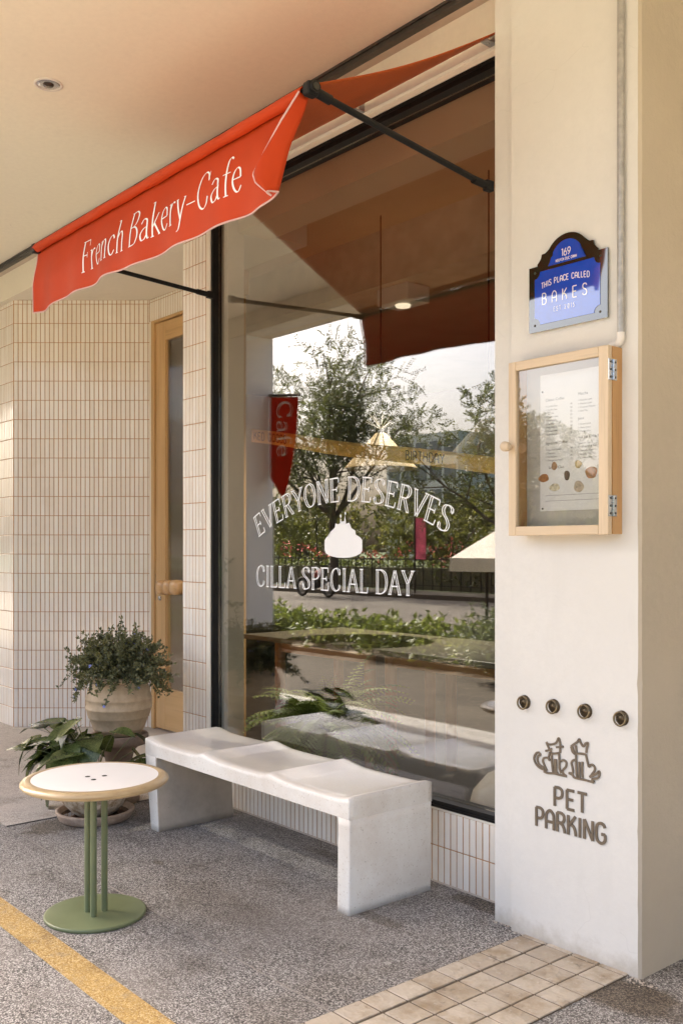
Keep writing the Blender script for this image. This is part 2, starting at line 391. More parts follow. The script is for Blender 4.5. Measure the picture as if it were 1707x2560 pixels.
# slate-textured square tiles set in the floor before the pillar
def slate():
    m, nt, p = mk('beige slate tile'); co = coords(nt); geo = N(nt, 'ShaderNodeNewGeometry')
    c = ramp(nt, geo.outputs['Random Per Island'], [(0, (.40, .33, .25)), (.5, (.47, .40, .315)), (1, (.53, .46, .37))])
    c = mixc(nt, c, (.27, .19, .105), ramp(nt, noise(nt, co, 6, 6, .68), [(.46, (0, 0, 0)), (.66, (.8,) * 3)]))
    c = mixc(nt, c, (.10, .075, .05), ramp(nt, noise(nt, co, 19, 5, .7), [(.60, (0, 0, 0)), (.72, (.7,) * 3)]))
    c = mixc(nt, c, (.70, .65, .57), ramp(nt, noise(nt, co, 30, 4, .7), [(.6, (0, 0, 0)), (.75, (.5,) * 3)]))
    nt.links.new(c, p.inputs['Base Color']); p.inputs['Roughness'].default_value = .62
    vo = N(nt, 'ShaderNodeTexVoronoi', feature='F1'); vo.inputs['Scale'].default_value = 16
    ad = N(nt, 'ShaderNodeMix', data_type='VECTOR'); ad.inputs[0].default_value = .12
    nz = N(nt, 'ShaderNodeTexNoise'); nz.inputs['Scale'].default_value = 18; nt.links.new(co, nz.inputs['Vector'])
    nt.links.new(co, ad.inputs[4]); nt.links.new(nz.outputs['Color'], ad.inputs[5]); nt.links.new(ad.outputs[1], vo.inputs['Vector'])
    bump(nt, p, vo.outputs['Distance'], .45, .012)
    return m
MT['slate'] = slate()
rnd = random.Random(3)
b = MB(); x0, x1 = -2.088, -1.682; pw = (x1 - x0) / 4
for i in range(4):
    for j in range(-2, 14):
        ya = 2.555 - (j + 1) * .1025; yb = ya + .1025
        if yb < .31: continue
        g = .0028 if i else .004
        xa = x0 + i * pw + g; xb = x0 + (i + 1) * pw - (.008 if i == 0 else g)
        yb_ = min(yb - .0025, 2.70); h = .0045 + rnd.uniform(0, .0014)
        if yb_ - ya < .02: continue
        b.bbox(xa + rnd.uniform(0, .001), xb, ya + .004, yb_, -.01, h, .0014, 1)
struct('floor_tile_strip', b, MT['slate'])
struct('tile_grout', MB().box(x0, x1, .31, 2.70, -.01, .0022), simple('dirty grout', (.11, .083, .055), .9, 0, .4, 14))

# ================================================================== CAFE BUILDING
bld = thing('cafe_building', 'cream cafe frontage with cream tiled entrance recess, oak door and big window', 'building', (-4, 3, 0))
struct('ceiling', MB().box(-26, 4, .45, 9.2, ZC, ZC + .5), MT['ceiling'])
# upper storey sits on the slab
MB().box(-26, 4, .9, 9.1, ZC + .5, ZC + 6).build('upper_wall', MT['wall'], bld)
MB().box(-26, 4, .452, .75, 3.17, ZC - .001).build('edge_beam', MT['wall'], bld)
ch = MB().box(-26, -1.9, 2.640, 2.664, 3.312, ZC - .001).box(-26, -1.9, 2.632, 2.64, 3.338, ZC - .001).box(-26, -1.9, 2.634, 2.64, 3.312, 3.319)
ch.build('channel', MT['groove'], bld)
MB().box(-26, -1.9, 2.6645, 2.704, 3.310, ZC - .001).build('plaster_ledge', MT['rough'], bld)
# wall over window and entrance
wl = MB().box(-26, -2.2, 2.705, 2.9, 3.135, ZC - .001).box(-7.3, -4.31, 2.705, 2.9, 3.1205, 3.134)
wl.box(-4.309, -2.2, 2.725, 2.9, 3.113, 3.1345)
wl.build('wall', MT['wall'], bld)
MB().box(-6.95, -4.56, 2.9005, 3.6, 3.12, 3.30).build('entrance_soffit', MT['wall'], bld)

# pillar: face, shallow step on its left, tan side face, ragged right edge
rnd = random.Random(11)
pb = MB(); n = 90
def rag(z): return (mnoise.noise((z * 9, 3.1, .2)) * .0022 + (max(0, mnoise.noise((z * 34, 8.1, 1.2)) - .15) * .010 if z < 1.1 else max(0, mnoise.noise((z * 20, 8.1, 1.2)) - .3) * .004))
zs = [0 + (ZC - .001) * i / n for i in range(n + 1)]
cut = .009
A = [(-2.140, 2.575, z) for z in zs]; Bq = [(-1.641 - cut - rag(z), 2.575, z) for z in zs]
Cq = [(-1.641 - rag(z + 7) * .4, 2.575 + cut * .8 + rag(z) * .8, z) for z in zs]; D = [(-1.641, 3.65, z) for z in zs]
L0 = [(-2.143, 2.579, z) for z in zs]; L1 = [(-2.143, 2.598, z) for z in zs]; L2 = [(-2.232, 2.598, z) for z in zs]; L3 = [(-2.235, 2.602, z) for z in zs]; L4 = [(-2.235, 3.65, z) for z in zs]
def strip(mb, P, Q):
    m = len(P); mb.add(P + Q, [(i, m + i, m + i + 1, i + 1) for i in range(m - 1)])
for P, Q in ((L0, A), (L1, L0), (L2, L1), (L3, L2), (L4, L3), (A, Bq)): strip(pb, P, Q)
pilt = thing('pillar', 'white plaster pillar with a tan side and ragged corner edge', 'pillar', (-1.94, 2.575, 0))
pil = pb.build('shaft', MT['pillar'], pilt)
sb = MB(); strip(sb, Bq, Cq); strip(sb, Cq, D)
sb.build('tan_side', MT['pillar_side'], pilt, 'tan side of the pillar')
# crumbs of plaster along the foot of the pillar
cb = MB(); rnd = random.Random(5)
for i in range(150):
    x = rnd.uniform(-2.235, -1.64); y = (2.572 if x > -2.143 else 2.595) - abs(rnd.gauss(0, .006)); s_ = rnd.uniform(.001, .0032)
    if i > 125: x = -1.64 + rnd.gauss(0, .03); y = 2.565 - abs(rnd.gauss(0, .015))
    cb.bbox(x - s_, x + s_, y - s_, y + s_, 0, s_ * 1.2, s_ * .4, 1)
tag(cb.build('plaster_crumbs', MT['rough'], pilt), kind='stuff')
MB().box(-1.64, 4, 3.65, 3.8, 0, ZC - .001).build('side_wall', MT['wall'], bld)

# tiled faces: real glazed tiles on brown grout
TW, TH, GP = .0327, .1405, .0049
rnd = random.Random(21)
def tiles(mb, P0, U, nrm, width, rows, z0=0., tw=TW, first=None, top=None):
    P0 = Vector(P0); U = Vector(U).normalized(); nrm = Vector(nrm).normalized(); Zv = Vector((0, 0, 1))
    ncol = int(width / tw + .999)
    for c in range(ncol):
        a = c * tw + GP / 2; bq = min((c + 1) * tw, width) - GP / 2
        if bq - a < .006: continue
        for r in range(rows):
            lo = z0 + r * TH + GP * .40; hi = z0 + (r + 1) * TH - GP * .40
            if top: hi = min(hi, top)
            if hi - lo < .01: continue
            tx = rnd.gauss(0, .00014); tz = rnd.gauss(0, .00022); th = .0022 + rnd.uniform(-.0002, .0002)
            ja = rnd.uniform(-.0005, .0005)
            vs = []; e = .0016
            us = [0, .08, .17, .83, .92, 1]; hs = [0, .015, .035, .965, .985, 1]
            for hh in hs:
                for uu in us:
                    bul = th - .0004 * (abs(uu - .5) * 2) ** 2.6 - (.0009 if hh in (0, 1) else 0) - (.0009 if uu in (0, 1) else 0)
                    vs.append(P0 + U * (a + ja + (bq - a) * uu) + Zv * (lo + (hi - lo) * hh) + nrm * (bul + tx * (uu - .5) * 2 + tz * (hh - .5) * 2))
            nu = len(us); m = len(vs)
            fs = [(j * nu + i, j * nu + i + 1, (j + 1) * nu + i + 1, (j + 1) * nu + i) for j in range(len(hs) - 1) for i in range(nu - 1)]
            ring = list(range(nu)) + [j * nu + nu - 1 for j in range(1, len(hs))] + [(len(hs) - 1) * nu + i for i in range(nu - 2, -1, -1)] + [j * nu for j in range(len(hs) - 2, 0, -1)]
            back = [vs[i] - nrm * (nrm.dot(vs[i] - P0) + .001) for i in ring]
            k = len(ring)
            fs2 = [(ring[(i + 1) % k], ring[i], m + i, m + (i + 1) % k) for i in range(k)]
            mb.add(vs + back, fs + fs2, True)
def tiled(name, P0, P1, nrm, rows, thick, label, z0=0, ztop=None, core='wall'):
    P0 = Vector(P0); P1 = Vector(P1); nrm = Vector(nrm).normalized(); zt = ztop or z0 + rows * TH
    g = MB()
    a, bq = P0, P1; ns = [a, bq, bq - nrm * thick, a - nrm * thick]
    vs = [(p.x, p.y, z) for z in (z0, zt) for p in ns]
    g.add(vs, [(0, 1, 5, 4), (1, 2, 6, 5), (2, 3, 7, 6), (3, 0, 4, 7), (4, 5, 6, 7), (3, 2, 1, 0)])
    wo = g.build(name, MT['grout'], bld, label)
    t = MB(); tiles(t, (P0.x, P0.y, z0), P1 - P0, nrm, (P1 - P0).length, rows, z0 if False else 0, top=zt - .001 - z0)
    t.build('tile_facing', MT['tile'], wo)
    return wo
RA = (-6.938, 2.752, 0); RB = (-6.293, 3.508, 0)
tiled('tiled_wall', RA, RB, (.762, -.647, 0), 23, .05, 'slanted cream tiled wall of the entrance recess', 0, 3.119)
tiled('tiled_pier', (-7.24, 2.752, 0), (-6.9385, 2.752, 0), (0, -1, 0), 23, .05, 'narrow cream tiled pier at the far left', 0, 3.119)
tiled('tiled_column', (-4.5465, YF, 0), (-4.312, YF, 0), (0, -1, 0), 23, .05, 'cream tiled column between door and window', 0, 3.119)
tiled('tiled_plinth', (-4.274, YF, 0), (-2.2355, YF, 0), (0, -1, 0), 2, .14, 'low cream tiled wall under the window', 0, .2805)
# tile band over the door
z0 = 2.958
wo = MB().box(-6.293, -5.194, 3.508, 3.62, z0, 3.1195).build('tiled_lintel', MT['grout'], bld)
t = MB(); tiles(t, (-6.293, 3.508, z0), (1, 0, 0), (0, -1, 0), 1.09, 2, 0, top=.159); t.build('tile_facing', MT['tile'], wo)
MB().box(-6.293, -6.262, 3.506, 3.62, 0, 2.957).build('door_reveal', MT['wall'], bld)
tiled('tiled_wall', (-5.194, 3.508, 0), (-4.5475, 2.7375, 0), (-.766, -.643, 0), 23, .05, 'slanted cream tiled wall right of the oak door', 0, 3.119)
# plain plaster strip, corner jamb, sill
MB().box(-4.3115, -4.2755, YF - .002, 2.93, 0, 3.1195).build('plaster_strip', MT['wall'], bld)
MB().box(-4.2745, -2.2355, YF - .004, YF + .018, .2812, .2905).build('window_ledge', MT['wall'], bld)
# cement skirting where tile meets floor
MB().bbox(-4.6, -2.237, YF - .011, YF - .0045, -.004, .006, .0025, 1).build('mortar_line', MT['rough'], bld)

# ---- window
win = MB().box(-4.275, -4.2585, YF + .004, 2.82, .2915, 3.112).box(-4.258, -2.2355, YF - .002, 2.82, .2915, .317).box(-4.258, -2.2355, YF - .002, 2.82, 3.078, 3.112)
win.box(-4.258, -2.2355, YF - .008, YF - .003, .2915, .3005).box(-4.258, -2.2355, YF - .008, YF - .003, 3.098, 3.112)
wo = win.build('window', MT['black'], bld, 'large black framed shop window')
MB().box(-4.2580, -2.2356, YG, YG + .010, .3172, 3.0778).build('pane', MT['glass'], wo)
MB().box(-4.2575, -4.200, YG + .02, YG + .12, .3172, 3.0778).build('inner_jamb', MT['wall'], wo)

# ---- door
door = MB().bbox(-6.214, -6.078, 3.512, 3.556, .012, 2.93, .003).build('door', MT['doorwood'], bld, 'tall oak door with reeded glass')
MB().bbox(-5.40, -5.27, 3.512, 3.556, .012, 2.93, .003).build('stile', MT['doorwood'], door)
each([MB().bbox(-6.0775, -5.4005, 3.5125, 3.5555, 2.795, 2.929, .003), MB().bbox(-6.0775, -5.4005, 3.5125, 3.5555, .013, .30, .003)], 'rail', MT['doorwoodx'], door)
MB().bbox(-6.261, -6.218, 3.498, 3.60, 0, 2.956, .004).bbox(-5.266, -5.197, 3.498, 3.60, 0, 2.956, .004).bbox(-6.2175, -5.2665, 3.498, 3.60, 2.9345, 2.956, .004).build('door_frame', MT['doorwood'], door)
g = MB()
nr = 70; xs = [-6.0775 + (.677) * i / (nr * 4) for i in range(nr * 4 + 1)]
def reed(u, v):
    x = -6.0775 + .677 * u; return (x, 3.532 - .0022 * abs(math.sin(u * nr * math.pi)), .30 + 2.495 * v)
g.grid(reed, nr * 6, 1, True).grid(lambda u, v: (-6.0775 + .677 * u, 3.540, .30 + 2.495 * v), 1, 1, False)
g.build('door_glass', MT['doorglass'], door)
MB().bbox(-6.0785, -6.066, 3.5215, 3.531, .30, 2.795, .002).build('glazing_bead', MT['oak'], door)
hb = MB()
for (u, rx, rz, yy) in ((374, .052, .052, 3.452), (390, .045, .052, 3.450), (406.5, .060, .054, 3.446)):
    c = on_y(u, 1349, yy)
    bm = bmesh.new(); bmesh.ops.create_uvsphere(bm, u_segments=24, v_segments=16, radius=1)
    for p in bm.verts:
        q = p.co; f = lambda t: math.copysign(abs(t) ** .72, t)
        p.co = (c.x + f(q.x) * rx, c.y + f(q.y) * .045, c.z + f(q.z) * rz)
    hb.addbm(bm, True)
hd = hb.build('handle', wood('polished handle wood', lin(186, 138, 84), lin(206, 164, 112), 'x', .22, 10, .4), door)
MB().tube([(-6.02, 3.512, 1.03), (-6.02, 3.46, 1.03)], .012).tube([(-5.86, 3.512, 1.03), (-5.86, 3.46, 1.03)], .012).build('handle_bracket', MT['steel'], door)
lk = MB().lathe((-6.148, 3.511, .948), [(.0, .012), (.014, .012), (.017, .010), (.019, .0), (.019, -.01)], 24, True, 'y')
lk.box(-6.1495, -6.1465, 3.4975, 3.4992, .940, .956).build('lock', MT['steel'], door)
MB().box(-6.2135, -6.2095, 3.508, 3.5115, .93, 1.12).build('strike_plate', MT['steel'], door)

# ---- next window beyond the pier
wo = MB().box(-7.30, -7.245, 2.74, 2.80, .02, 3.12).box(-10.5, -7.30, 2.74, 2.80, 3.08, 3.12).box(-10.5, -7.30, 2.74, 2.80, .02, .06).build('window', MT['black'], bld, 'dark window at the far left edge')
MB().box(-10.5, -7.30, 2.765, 2.775, .06, 3.08).build('pane', MT['glass'], wo)
MB().box(-26, -10.5, 2.74, 2.9, 0, 3.134).build('wall', MT['wall'], bld)

# ---- room behind the glass
MT['roomwall'] = simple('interior brown wall', (.20, .135, .085), .85, 0, .15, 3)
MT['roomceil'] = simple('interior ceiling', (.58, .42, .25), .85, 0, .08, 3)
MT['slat'] = wood('dark wall slats', (.10, .065, .04), (.19, .13, .08))
def patt():
    m, nt, p = mk('patterned dark floor tile'); co = coords(nt)
    vo = N(nt, 'ShaderNodeTexVoronoi', feature='DISTANCE_TO_EDGE'); vo.inputs['Scale'].default_value = 5.5; nt.links.new(co, vo.inputs['Vector'])
    c = ramp(nt, vo.outputs['Distance'], [(.02, (.085, .07, .055)), (.035, (.034, .028, .023))])
    nt.links.new(c, p.inputs['Base Color']); p.inputs['Roughness'].default_value = .45
    return m
MB().box(-10.4, -1.66, 3.62, 9, -.3, .012).box(-4.5, -2.24, 2.9, 3.62, -.3, .012).build('interior_floor', patt(), bld)
each([MB().box(-10.5, -10.4, 2.9, 9, 0, ZC - .002), MB().box(-2.235, -1.66, 3.651, 9, 0, ZC - .002)], 'interior_wall', MT['roomwall'], bld)
MB().box(-4.19, -2.24, 2.852, 3.05, 2.95, ZC - .031).build('window_head', simple('beige bulkhead', (.66, .56, .40), .8, 0, .06, 3), bld)
MB().box(-10.4, -1.66, 9, 9.1, 0, ZC - .002).build('back_wall', MT['roomwall'], bld)
MB().box(-10.39, -1.67, 2.91, 8.99, ZC - .03, ZC - .003).build('interior_ceiling', MT['roomceil'], bld)
MB().box(-10.3, -2.24, 4.15, 4.45, 2.97, ZC - .031).build('ceiling_beam', simple('cream beam', (.58, .49, .37), .8), bld)
MB().box(-6.30, -6.20, 3.63, 3.75, 0, 3.0).build('inner_door_wall', MT['roomwall'], bld)
# ================================================================== lettering
def cr(pts, n=7):
    out = []; P = [Vector((*p, 0)) for p in pts]
    closed = (P[0] - P[-1]).length < 1e-6
    for i in range(len(P) - 1):
        p1, p2 = P[i], P[i + 1]
        p0 = P[i - 1] if i else (P[-2] if closed else p1 * 2 - p2)
        p3 = P[i + 2] if i + 2 < len(P) else (P[1] if closed else p2 * 2 - p1)
        for k in range(n):
            t = k / n
            out.append(.5 * ((2 * p1) + (p2 - p0) * t + (2 * p0 - 5 * p1 + 4 * p2 - p3) * t * t + (3 * p1 - p0 - 3 * p2 + p3) * t ** 3))
    out.append(P[-1]); return [(p.x, p.y) for p in out]
S = 's'
def st(x, a=0., b=1.): return ('l', [(x, a), (x, b)])
def sf(x, y, w=.10): return ('s', [(x - w, y), (x + w, y)])
def stem(x, a=0., b=1.): return [st(x, a, b), sf(x, a), sf(x, b)]
G = {
 'A': (.66, [('l', [(.04, 0), (.32, 1)]), ('l', [(.32, 1), (.60, 0)]), ('l', [(.14, .34), (.50, .34)]), sf(.04, 0), sf(.60, 0)]),
 'B': (.58, stem(.1) + [('c', [(.1, 1), (.32, 1), (.46, .88), (.44, .66), (.3, .55), (.1, .53)]), ('c', [(.1, .53), (.34, .52), (.50, .40), (.53, .22), (.42, .04), (.3, 0), (.1, 0)])]),
 'C': (.66, [('c', [(.59, .72), (.52, .92), (.34, 1), (.14, .86), (.05, .5), (.14, .14), (.34, 0), (.52, .08), (.6, .27)]), ('s', [(.59, .70), (.60, .97)])]),
 'D': (.68, stem(.1) + [('c', [(.1, 1), (.34, .99), (.54, .84), (.62, .5), (.54, .16), (.34, .01), (.1, 0)])]),
 'E': (.56, stem(.1) + [('l', [(.1, 1), (.48, 1)]), ('l', [(.1, .52), (.38, .52)]), ('l', [(.1, 0), (.50, 0)]), ('s', [(.48, 1), (.49, .80)]), ('s', [(.50, 0), (.52, .22)]), ('s', [(.38, .42), (.38, .62)])]),
 'F': (.50, stem(.1) + [('l', [(.1, 1), (.47, 1)]), ('l', [(.1, .52), (.36, .52)]), ('s', [(.47, 1), (.48, .80)]), ('s', [(.36, .43), (.36, .61)])]),
 'I': (.26, stem(.13)),
 'L': (.52, stem(.1) + [('l', [(.1, 0), (.46, 0)]), ('s', [(.46, 0), (.48, .24)])]),
 'N': (.68, [st(.1), sf(.1, 0), ('s', [(0, 1), (.12, 1)]), ('l', [(.1, 1), (.58, 0)]), st(.58), sf(.58, 1)]),
 'O': (.70, [('c', [(.35, 1), (.15, .88), (.05, .5), (.15, .12), (.35, 0), (.55, .12), (.65, .5), (.55, .88), (.35, 1)])]),
 'P': (.54, stem(.1) + [('c', [(.1, 1), (.34, 1), (.49, .88), (.50, .66), (.36, .50), (.1, .47)])]),
 'R': (.60, stem(.1) + [('c', [(.1, 1), (.34, 1), (.48, .88), (.48, .68), (.36, .53), (.1, .50)]), ('l', [(.28, .5), (.55, 0)]), sf(.56, 0, .06)]),
 'S': (.56, [('c', [(.47, .80), (.42, .94), (.27, 1), (.12, .94), (.07, .77), (.16, .61), (.36, .46), (.49, .29), (.46, .09), (.28, 0), (.12, .05), (.06, .22)]), ('s', [(.47, .76), (.48, .98)]), ('s', [(.06, .26), (.05, .02)])]),
 'V': (.62, [('l', [(.03, 1), (.31, 0)]), ('l', [(.31, 0), (.59, 1)]), sf(.04, 1), sf(.58, 1)]),
 'Y': (.60, [('l', [(.03, 1), (.30, .46)]), ('l', [(.30, .46), (.57, 1)]), st(.30, 0, .46), sf(.30, 0), sf(.04, 1), sf(.56, 1)]),
 'a': (.48, [('c', [(.08, .50), (.2, .62), (.35, .57), (.38, .42)]), ('c', [(.38, .42), (.37, .14), (.41, .03), (.48, .03)]), ('c', [(.38, .37), (.2, .32), (.06, .18), (.12, .02), (.26, .03), (.38, .16)])]),
 'c': (.44, [('c', [(.40, .50), (.28, .62), (.12, .54), (.05, .3), (.13, .07), (.27, 0), (.42, .13)])]),
 'e': (.47, [('l', [(.06, .35), (.42, .35)]), ('c', [(.42, .35), (.38, .55), (.25, .63), (.11, .53), (.05, .3), (.13, .07), (.27, 0), (.43, .13)])]),
 'f': (.36, [('c', [(.42, .96), (.33, 1.02), (.22, .95), (.18, .74), (.18, .5)]), st(.18, 0, .6), ('l', [(.02, .6), (.36, .6)]), sf(.18, 0)]),
 'h': (.52, [st(.1, 0, 1.02), sf(.1, 0, .08), ('c', [(.1, .42), (.2, .58), (.32, .62), (.41, .50), (.42, .34)]), st(.42, 0, .36), sf(.42, 0, .08), ('s', [(.0, 1.0), (.1, 1.02)])]),
 'k': (.50, [st(.1, 0, 1.02), sf(.1, 0, .08), ('l', [(.42, .62), (.1, .26)]), ('l', [(.2, .36), (.46, 0)]), sf(.45, 0, .06), ('s', [(.0, 1.0), (.1, 1.02)])]),
 'n': (.52, [st(.1, 0, .62), sf(.1, 0, .08), ('c', [(.1, .42), (.2, .58), (.32, .62), (.41, .50), (.42, .34)]), st(.42, 0, .36), sf(.42, 0, .08), ('s', [(0, .6), (.1, .62)])]),
 'r': (.38, [st(.1, 0, .62), sf(.1, 0, .08), ('c', [(.1, .40), (.17, .55), (.26, .62), (.36, .58)]), ('s', [(0, .6), (.1, .62)])]),
 'y': (.46, [('l', [(.02, .62), (.23, .03)]), ('c', [(.44, .62), (.24, .05), (.14, -.22), (.02, -.28)]), sf(.03, .62, .06), sf(.42, .62, .06)]),
 '-': (.46, [('l', [(.02, .34), (.44, .34)])]),
 ' ': (.26, []),
}
def arch(w): return ('c', [(.06, 0), (.06, .58), (.10, .82), (w / 2, 1), (w - .10, .82), (w - .06, .58), (w - .06, 0)])
G2 = {  # plain signage letters, even stroke
 'A': (.60, [arch(.60), ('l', [(.06, .40), (.54, .40)])]),
 'B': (.56, [st(.07), ('c', [(.07, 1), (.3, 1), (.44, .9), (.45, .67), (.32, .54), (.07, .53)]), ('c', [(.07, .53), (.34, .52), (.50, .40), (.50, .14), (.36, .01), (.07, 0)])]),
 'C': (.56, [('c', [(.52, .80), (.44, .95), (.29, 1), (.13, .92), (.06, .70), (.06, .30), (.13, .08), (.29, 0), (.44, .05), (.52, .20)])]),
 'D': (.60, [st(.07), ('c', [(.07, 1), (.32, 1), (.49, .88), (.54, .5), (.49, .12), (.32, 0), (.07, 0)])]),
 'E': (.50, [st(.07), ('l', [(.07, 1), (.46, 1)]), ('l', [(.07, .52), (.40, .52)]), ('l', [(.07, 0), (.46, 0)])]),
 'G': (.62, [('c', [(.54, .80), (.46, .95), (.31, 1), (.14, .92), (.06, .70), (.06, .30), (.14, .08), (.31, 0), (.47, .06), (.55, .22), (.55, .46)]), ('l', [(.55, .46), (.34, .46)])]),
 'H': (.60, [st(.07), st(.53), ('l', [(.07, .5), (.53, .5)])]),
 'I': (.22, [st(.11)]),
 'K': (.56, [st(.07), ('l', [(.50, 1), (.09, .44)]), ('c', [(.20, .56), (.38, .46), (.48, .26), (.52, 0)])]),
 'L': (.46, [st(.07), ('l', [(.07, 0), (.43, 0)])]),
 'N': (.62, [st(.07), ('l', [(.07, 1), (.55, 0)]), st(.55)]),
 'O': (.64, [('c', [(.32, 1), (.12, .9), (.06, .5), (.12, .1), (.32, 0), (.52, .1), (.58, .5), (.52, .9), (.32, 1)])]),
 'P': (.54, [st(.07), ('c', [(.07, 1), (.32, 1), (.47, .88), (.47, .60), (.32, .46), (.07, .45)])]),
 'R': (.58, [st(.07), ('c', [(.07, 1), (.32, 1), (.47, .88), (.47, .64), (.32, .50), (.07, .49)]), ('c', [(.22, .49), (.38, .40), (.48, .22), (.53, 0)])]),
 'S': (.52, [('c', [(.46, .82), (.40, .95), (.26, 1), (.11, .94), (.06, .77), (.14, .60), (.34, .47), (.47, .29), (.44, .08), (.26, 0), (.11, .05), (.05, .20)])]),
 'T': (.50, [st(.25), ('l', [(.01, 1), (.49, 1)])]),
 'U': (.60, [('c', [(.07, 1), (.07, .30), (.14, .07), (.30, 0), (.46, .07), (.53, .30), (.53, 1)])]),
 'Y': (.54, [('l', [(.02, 1), (.27, .46)]), ('l', [(.52, 1), (.27, .46)]), st(.27, 0, .46)]),
 'M': (.7, [st(.07), ('l', [(.07, 1), (.35, .3)]), ('l', [(.35, .3), (.63, 1)]), st(.63)]),
 '0': (.54, [('c', [(.27, 1), (.11, .9), (.06, .5), (.11, .1), (.27, 0), (.43, .1), (.48, .5), (.43, .9), (.27, 1)]), ('l', [(.15, .15), (.40, .85)])]),
 '1': (.30, [st(.2), ('l', [(.2, 1), (.04, .86)])]),
 '2': (.52, [('c', [(.06, .76), (.12, .94), (.27, 1), (.43, .92), (.44, .70), (.26, .36), (.06, 0)]), ('l', [(.06, 0), (.48, 0)])]),
 '5': (.52, [('l', [(.44, 1), (.12, 1)]), ('l', [(.12, 1), (.09, .56)]), ('c', [(.09, .56), (.27, .64), (.45, .52), (.46, .20), (.28, 0), (.06, .08)])]),
 '6': (.54, [('c', [(.38, 1), (.14, .62), (.06, .32), (.13, .07), (.27, 0), (.43, .08), (.48, .30), (.41, .52), (.27, .57), (.12, .48)])]),
 '9': (.54, [('c', [(.16, 0), (.40, .38), (.48, .68), (.41, .93), (.27, 1), (.11, .92), (.06, .70), (.13, .48), (.27, .43), (.42, .52)])]),
 ' ': (.34, []),
}
def layout(text, font, h, sx=1., track=0.):
    x = 0; out = []
    for ch in text:
        adv, strokes = font[ch]
        out += [(k, [((x + p[0] * sx) * h, p[1] * h) for p in pts]) for k, pts in strokes]
        x += adv * sx + track
    return out, (x - track) * h
def pen(d, thick, thin, ang):
    c = abs(d[0] * math.sin(ang) - d[1] * math.cos(ang)); return thin + (thick - thin) * c ** 1.5
def letters(mb, strokes, place, h, thick, thin, ang=R(14), hollow=0., mono=False):
    for li, (k, pts) in enumerate(strokes):
        if k == 'c': P = cr(pts)
        else:
            n = 6 if k == 'l' else 2; (xa, ya), (xb, yb) = pts[0], pts[-1]
            P = [(xa + (xb - xa) * i / n, ya + (yb - ya) * i / n) for i in range(n + 1)]
        m = len(P); Lf = []; Rt = []
        closed = math.dist(P[0], P[-1]) < 1e-6
        for i in range(m):
            a = P[i - 1] if i else (P[-2] if closed else P[0]); c = P[i + 1] if i < m - 1 else (P[1] if closed else P[-1])
            d = (c[0] - a[0], c[1] - a[1]); l = math.hypot(*d) or 1; d = (d[0] / l, d[1] / l)
            wd = (thick if mono else (thin if k == 's' else pen(d, thick, thin, ang))) * h * .5
            ex = 0
            if mono and not closed and k == 'l' and i in (0, m - 1): ex = 0
            Lf.append((P[i][0] - d[1] * wd, P[i][1] + d[0] * wd)); Rt.append((P[i][0] + d[1] * wd, P[i][1] - d[0] * wd))
        lay = (li % 9) * .00012
        def rib(A, B):
            vs = [place(x, y, lay) for x, y in A] + [place(x, y, lay) for x, y in B]
            q = len(A); mb.add(vs, [(i, i + 1, q + i + 1, q + i) for i in range(q - 1)])
        wmax = max(math.dist(p, q) for p, q in zip(Lf, Rt))
        if hollow and wmax > hollow * h * 2.2:
            hw = hollow * h
            def edge(E, O):
                E2 = []
                for (e, o) in zip(E, O):
                    l = math.dist(e, o) or 1; f = min(.5, hw / l)
                    E2.append((e[0] + (o[0] - e[0]) * f, e[1] + (o[1] - e[1]) * f))
                rib(E, E2)
            edge(Lf, Rt); edge(Rt, Lf)
        else: rib(Lf, Rt)
def text(text_, font, h, place, thick, thin, sx=1., track=0., center=False, hollow=0., mono=False, fit=None):
    s_, wd = layout(text_, font, h, sx, track)
    if fit: sx *= fit / wd; s_, wd = layout(text_, font, h, sx, track * fit / wd)
    x0 = -wd / 2 if center else 0
    mb = MB(); letters(mb, s_, lambda x, y, l: place(x + x0, y, l), h, thick, thin, hollow=hollow, mono=mono)
    return mb
def fonttext(mb, s, size, place):
    cu = bpy.data.curves.new('t', 'FONT'); cu.body = s; cu.size = size; cu.resolution_u = 2
    o = bpy.data.objects.new('t', cu); C.objects.link(o)
    dg = bpy.context.evaluated_depsgraph_get(); me = bpy.data.meshes.new_from_object(o.evaluated_get(dg))
    mb.add([place(v.co.x, v.co.y) for v in me.vertices], [tuple(p.vertices) for p in me.polygons])
    bpy.data.objects.remove(o); bpy.data.curves.remove(cu); bpy.data.meshes.remove(me)

# ---- vinyl on the window (stuck to the outer side of the pane)
YV = YG - .0015
vin = thing('window_lettering', 'white outlined vinyl lettering and cake on the cafe window', 'window lettering', (-3.25, YV, 1.3))
ARC = 1.40; acx, acz = -3.262, .113
s_, wd = layout('EVERYONE DESERVES', G, .104, 1.03, .10)
sc_x = 1.315 / wd
def arcp(x, y, l):
    a = (x * sc_x - 1.315 / 2) / ARC; r = ARC + y
    return (acx + r * math.sin(a), YV - l, acz + r * math.cos(a))
mb = MB(); letters(mb, s_, arcp, .104, .15, .045, hollow=.040); mb.build('lettering', MT['white'], vin)
mb = text('CILLA SPECIAL DAY', G, .100, lambda x, y, l: (-3.915 + x, YV - l, 1.119 - x * .008 + y), .15, .045, 1.0, .09, hollow=.040, fit=1.10)
mb.build('lettering', MT['white'], vin)
z5 = zoomed(540, 1100, 2.24)
pts = [(608, 562), (616, 548), (640, 531), (642, 513), (664, 497), (668, 467), (682, 472), (692, 470), (702, 462), (706, 455), (716, 455), (724, 470), (732, 471), (744, 463), (752, 480), (756, 493), (778, 507), (781, 530), (806, 545), (817, 560), (818, 618), (808, 636), (780, 650), (745, 658), (712, 660), (676, 658), (640, 649), (617, 636), (608, 618)]
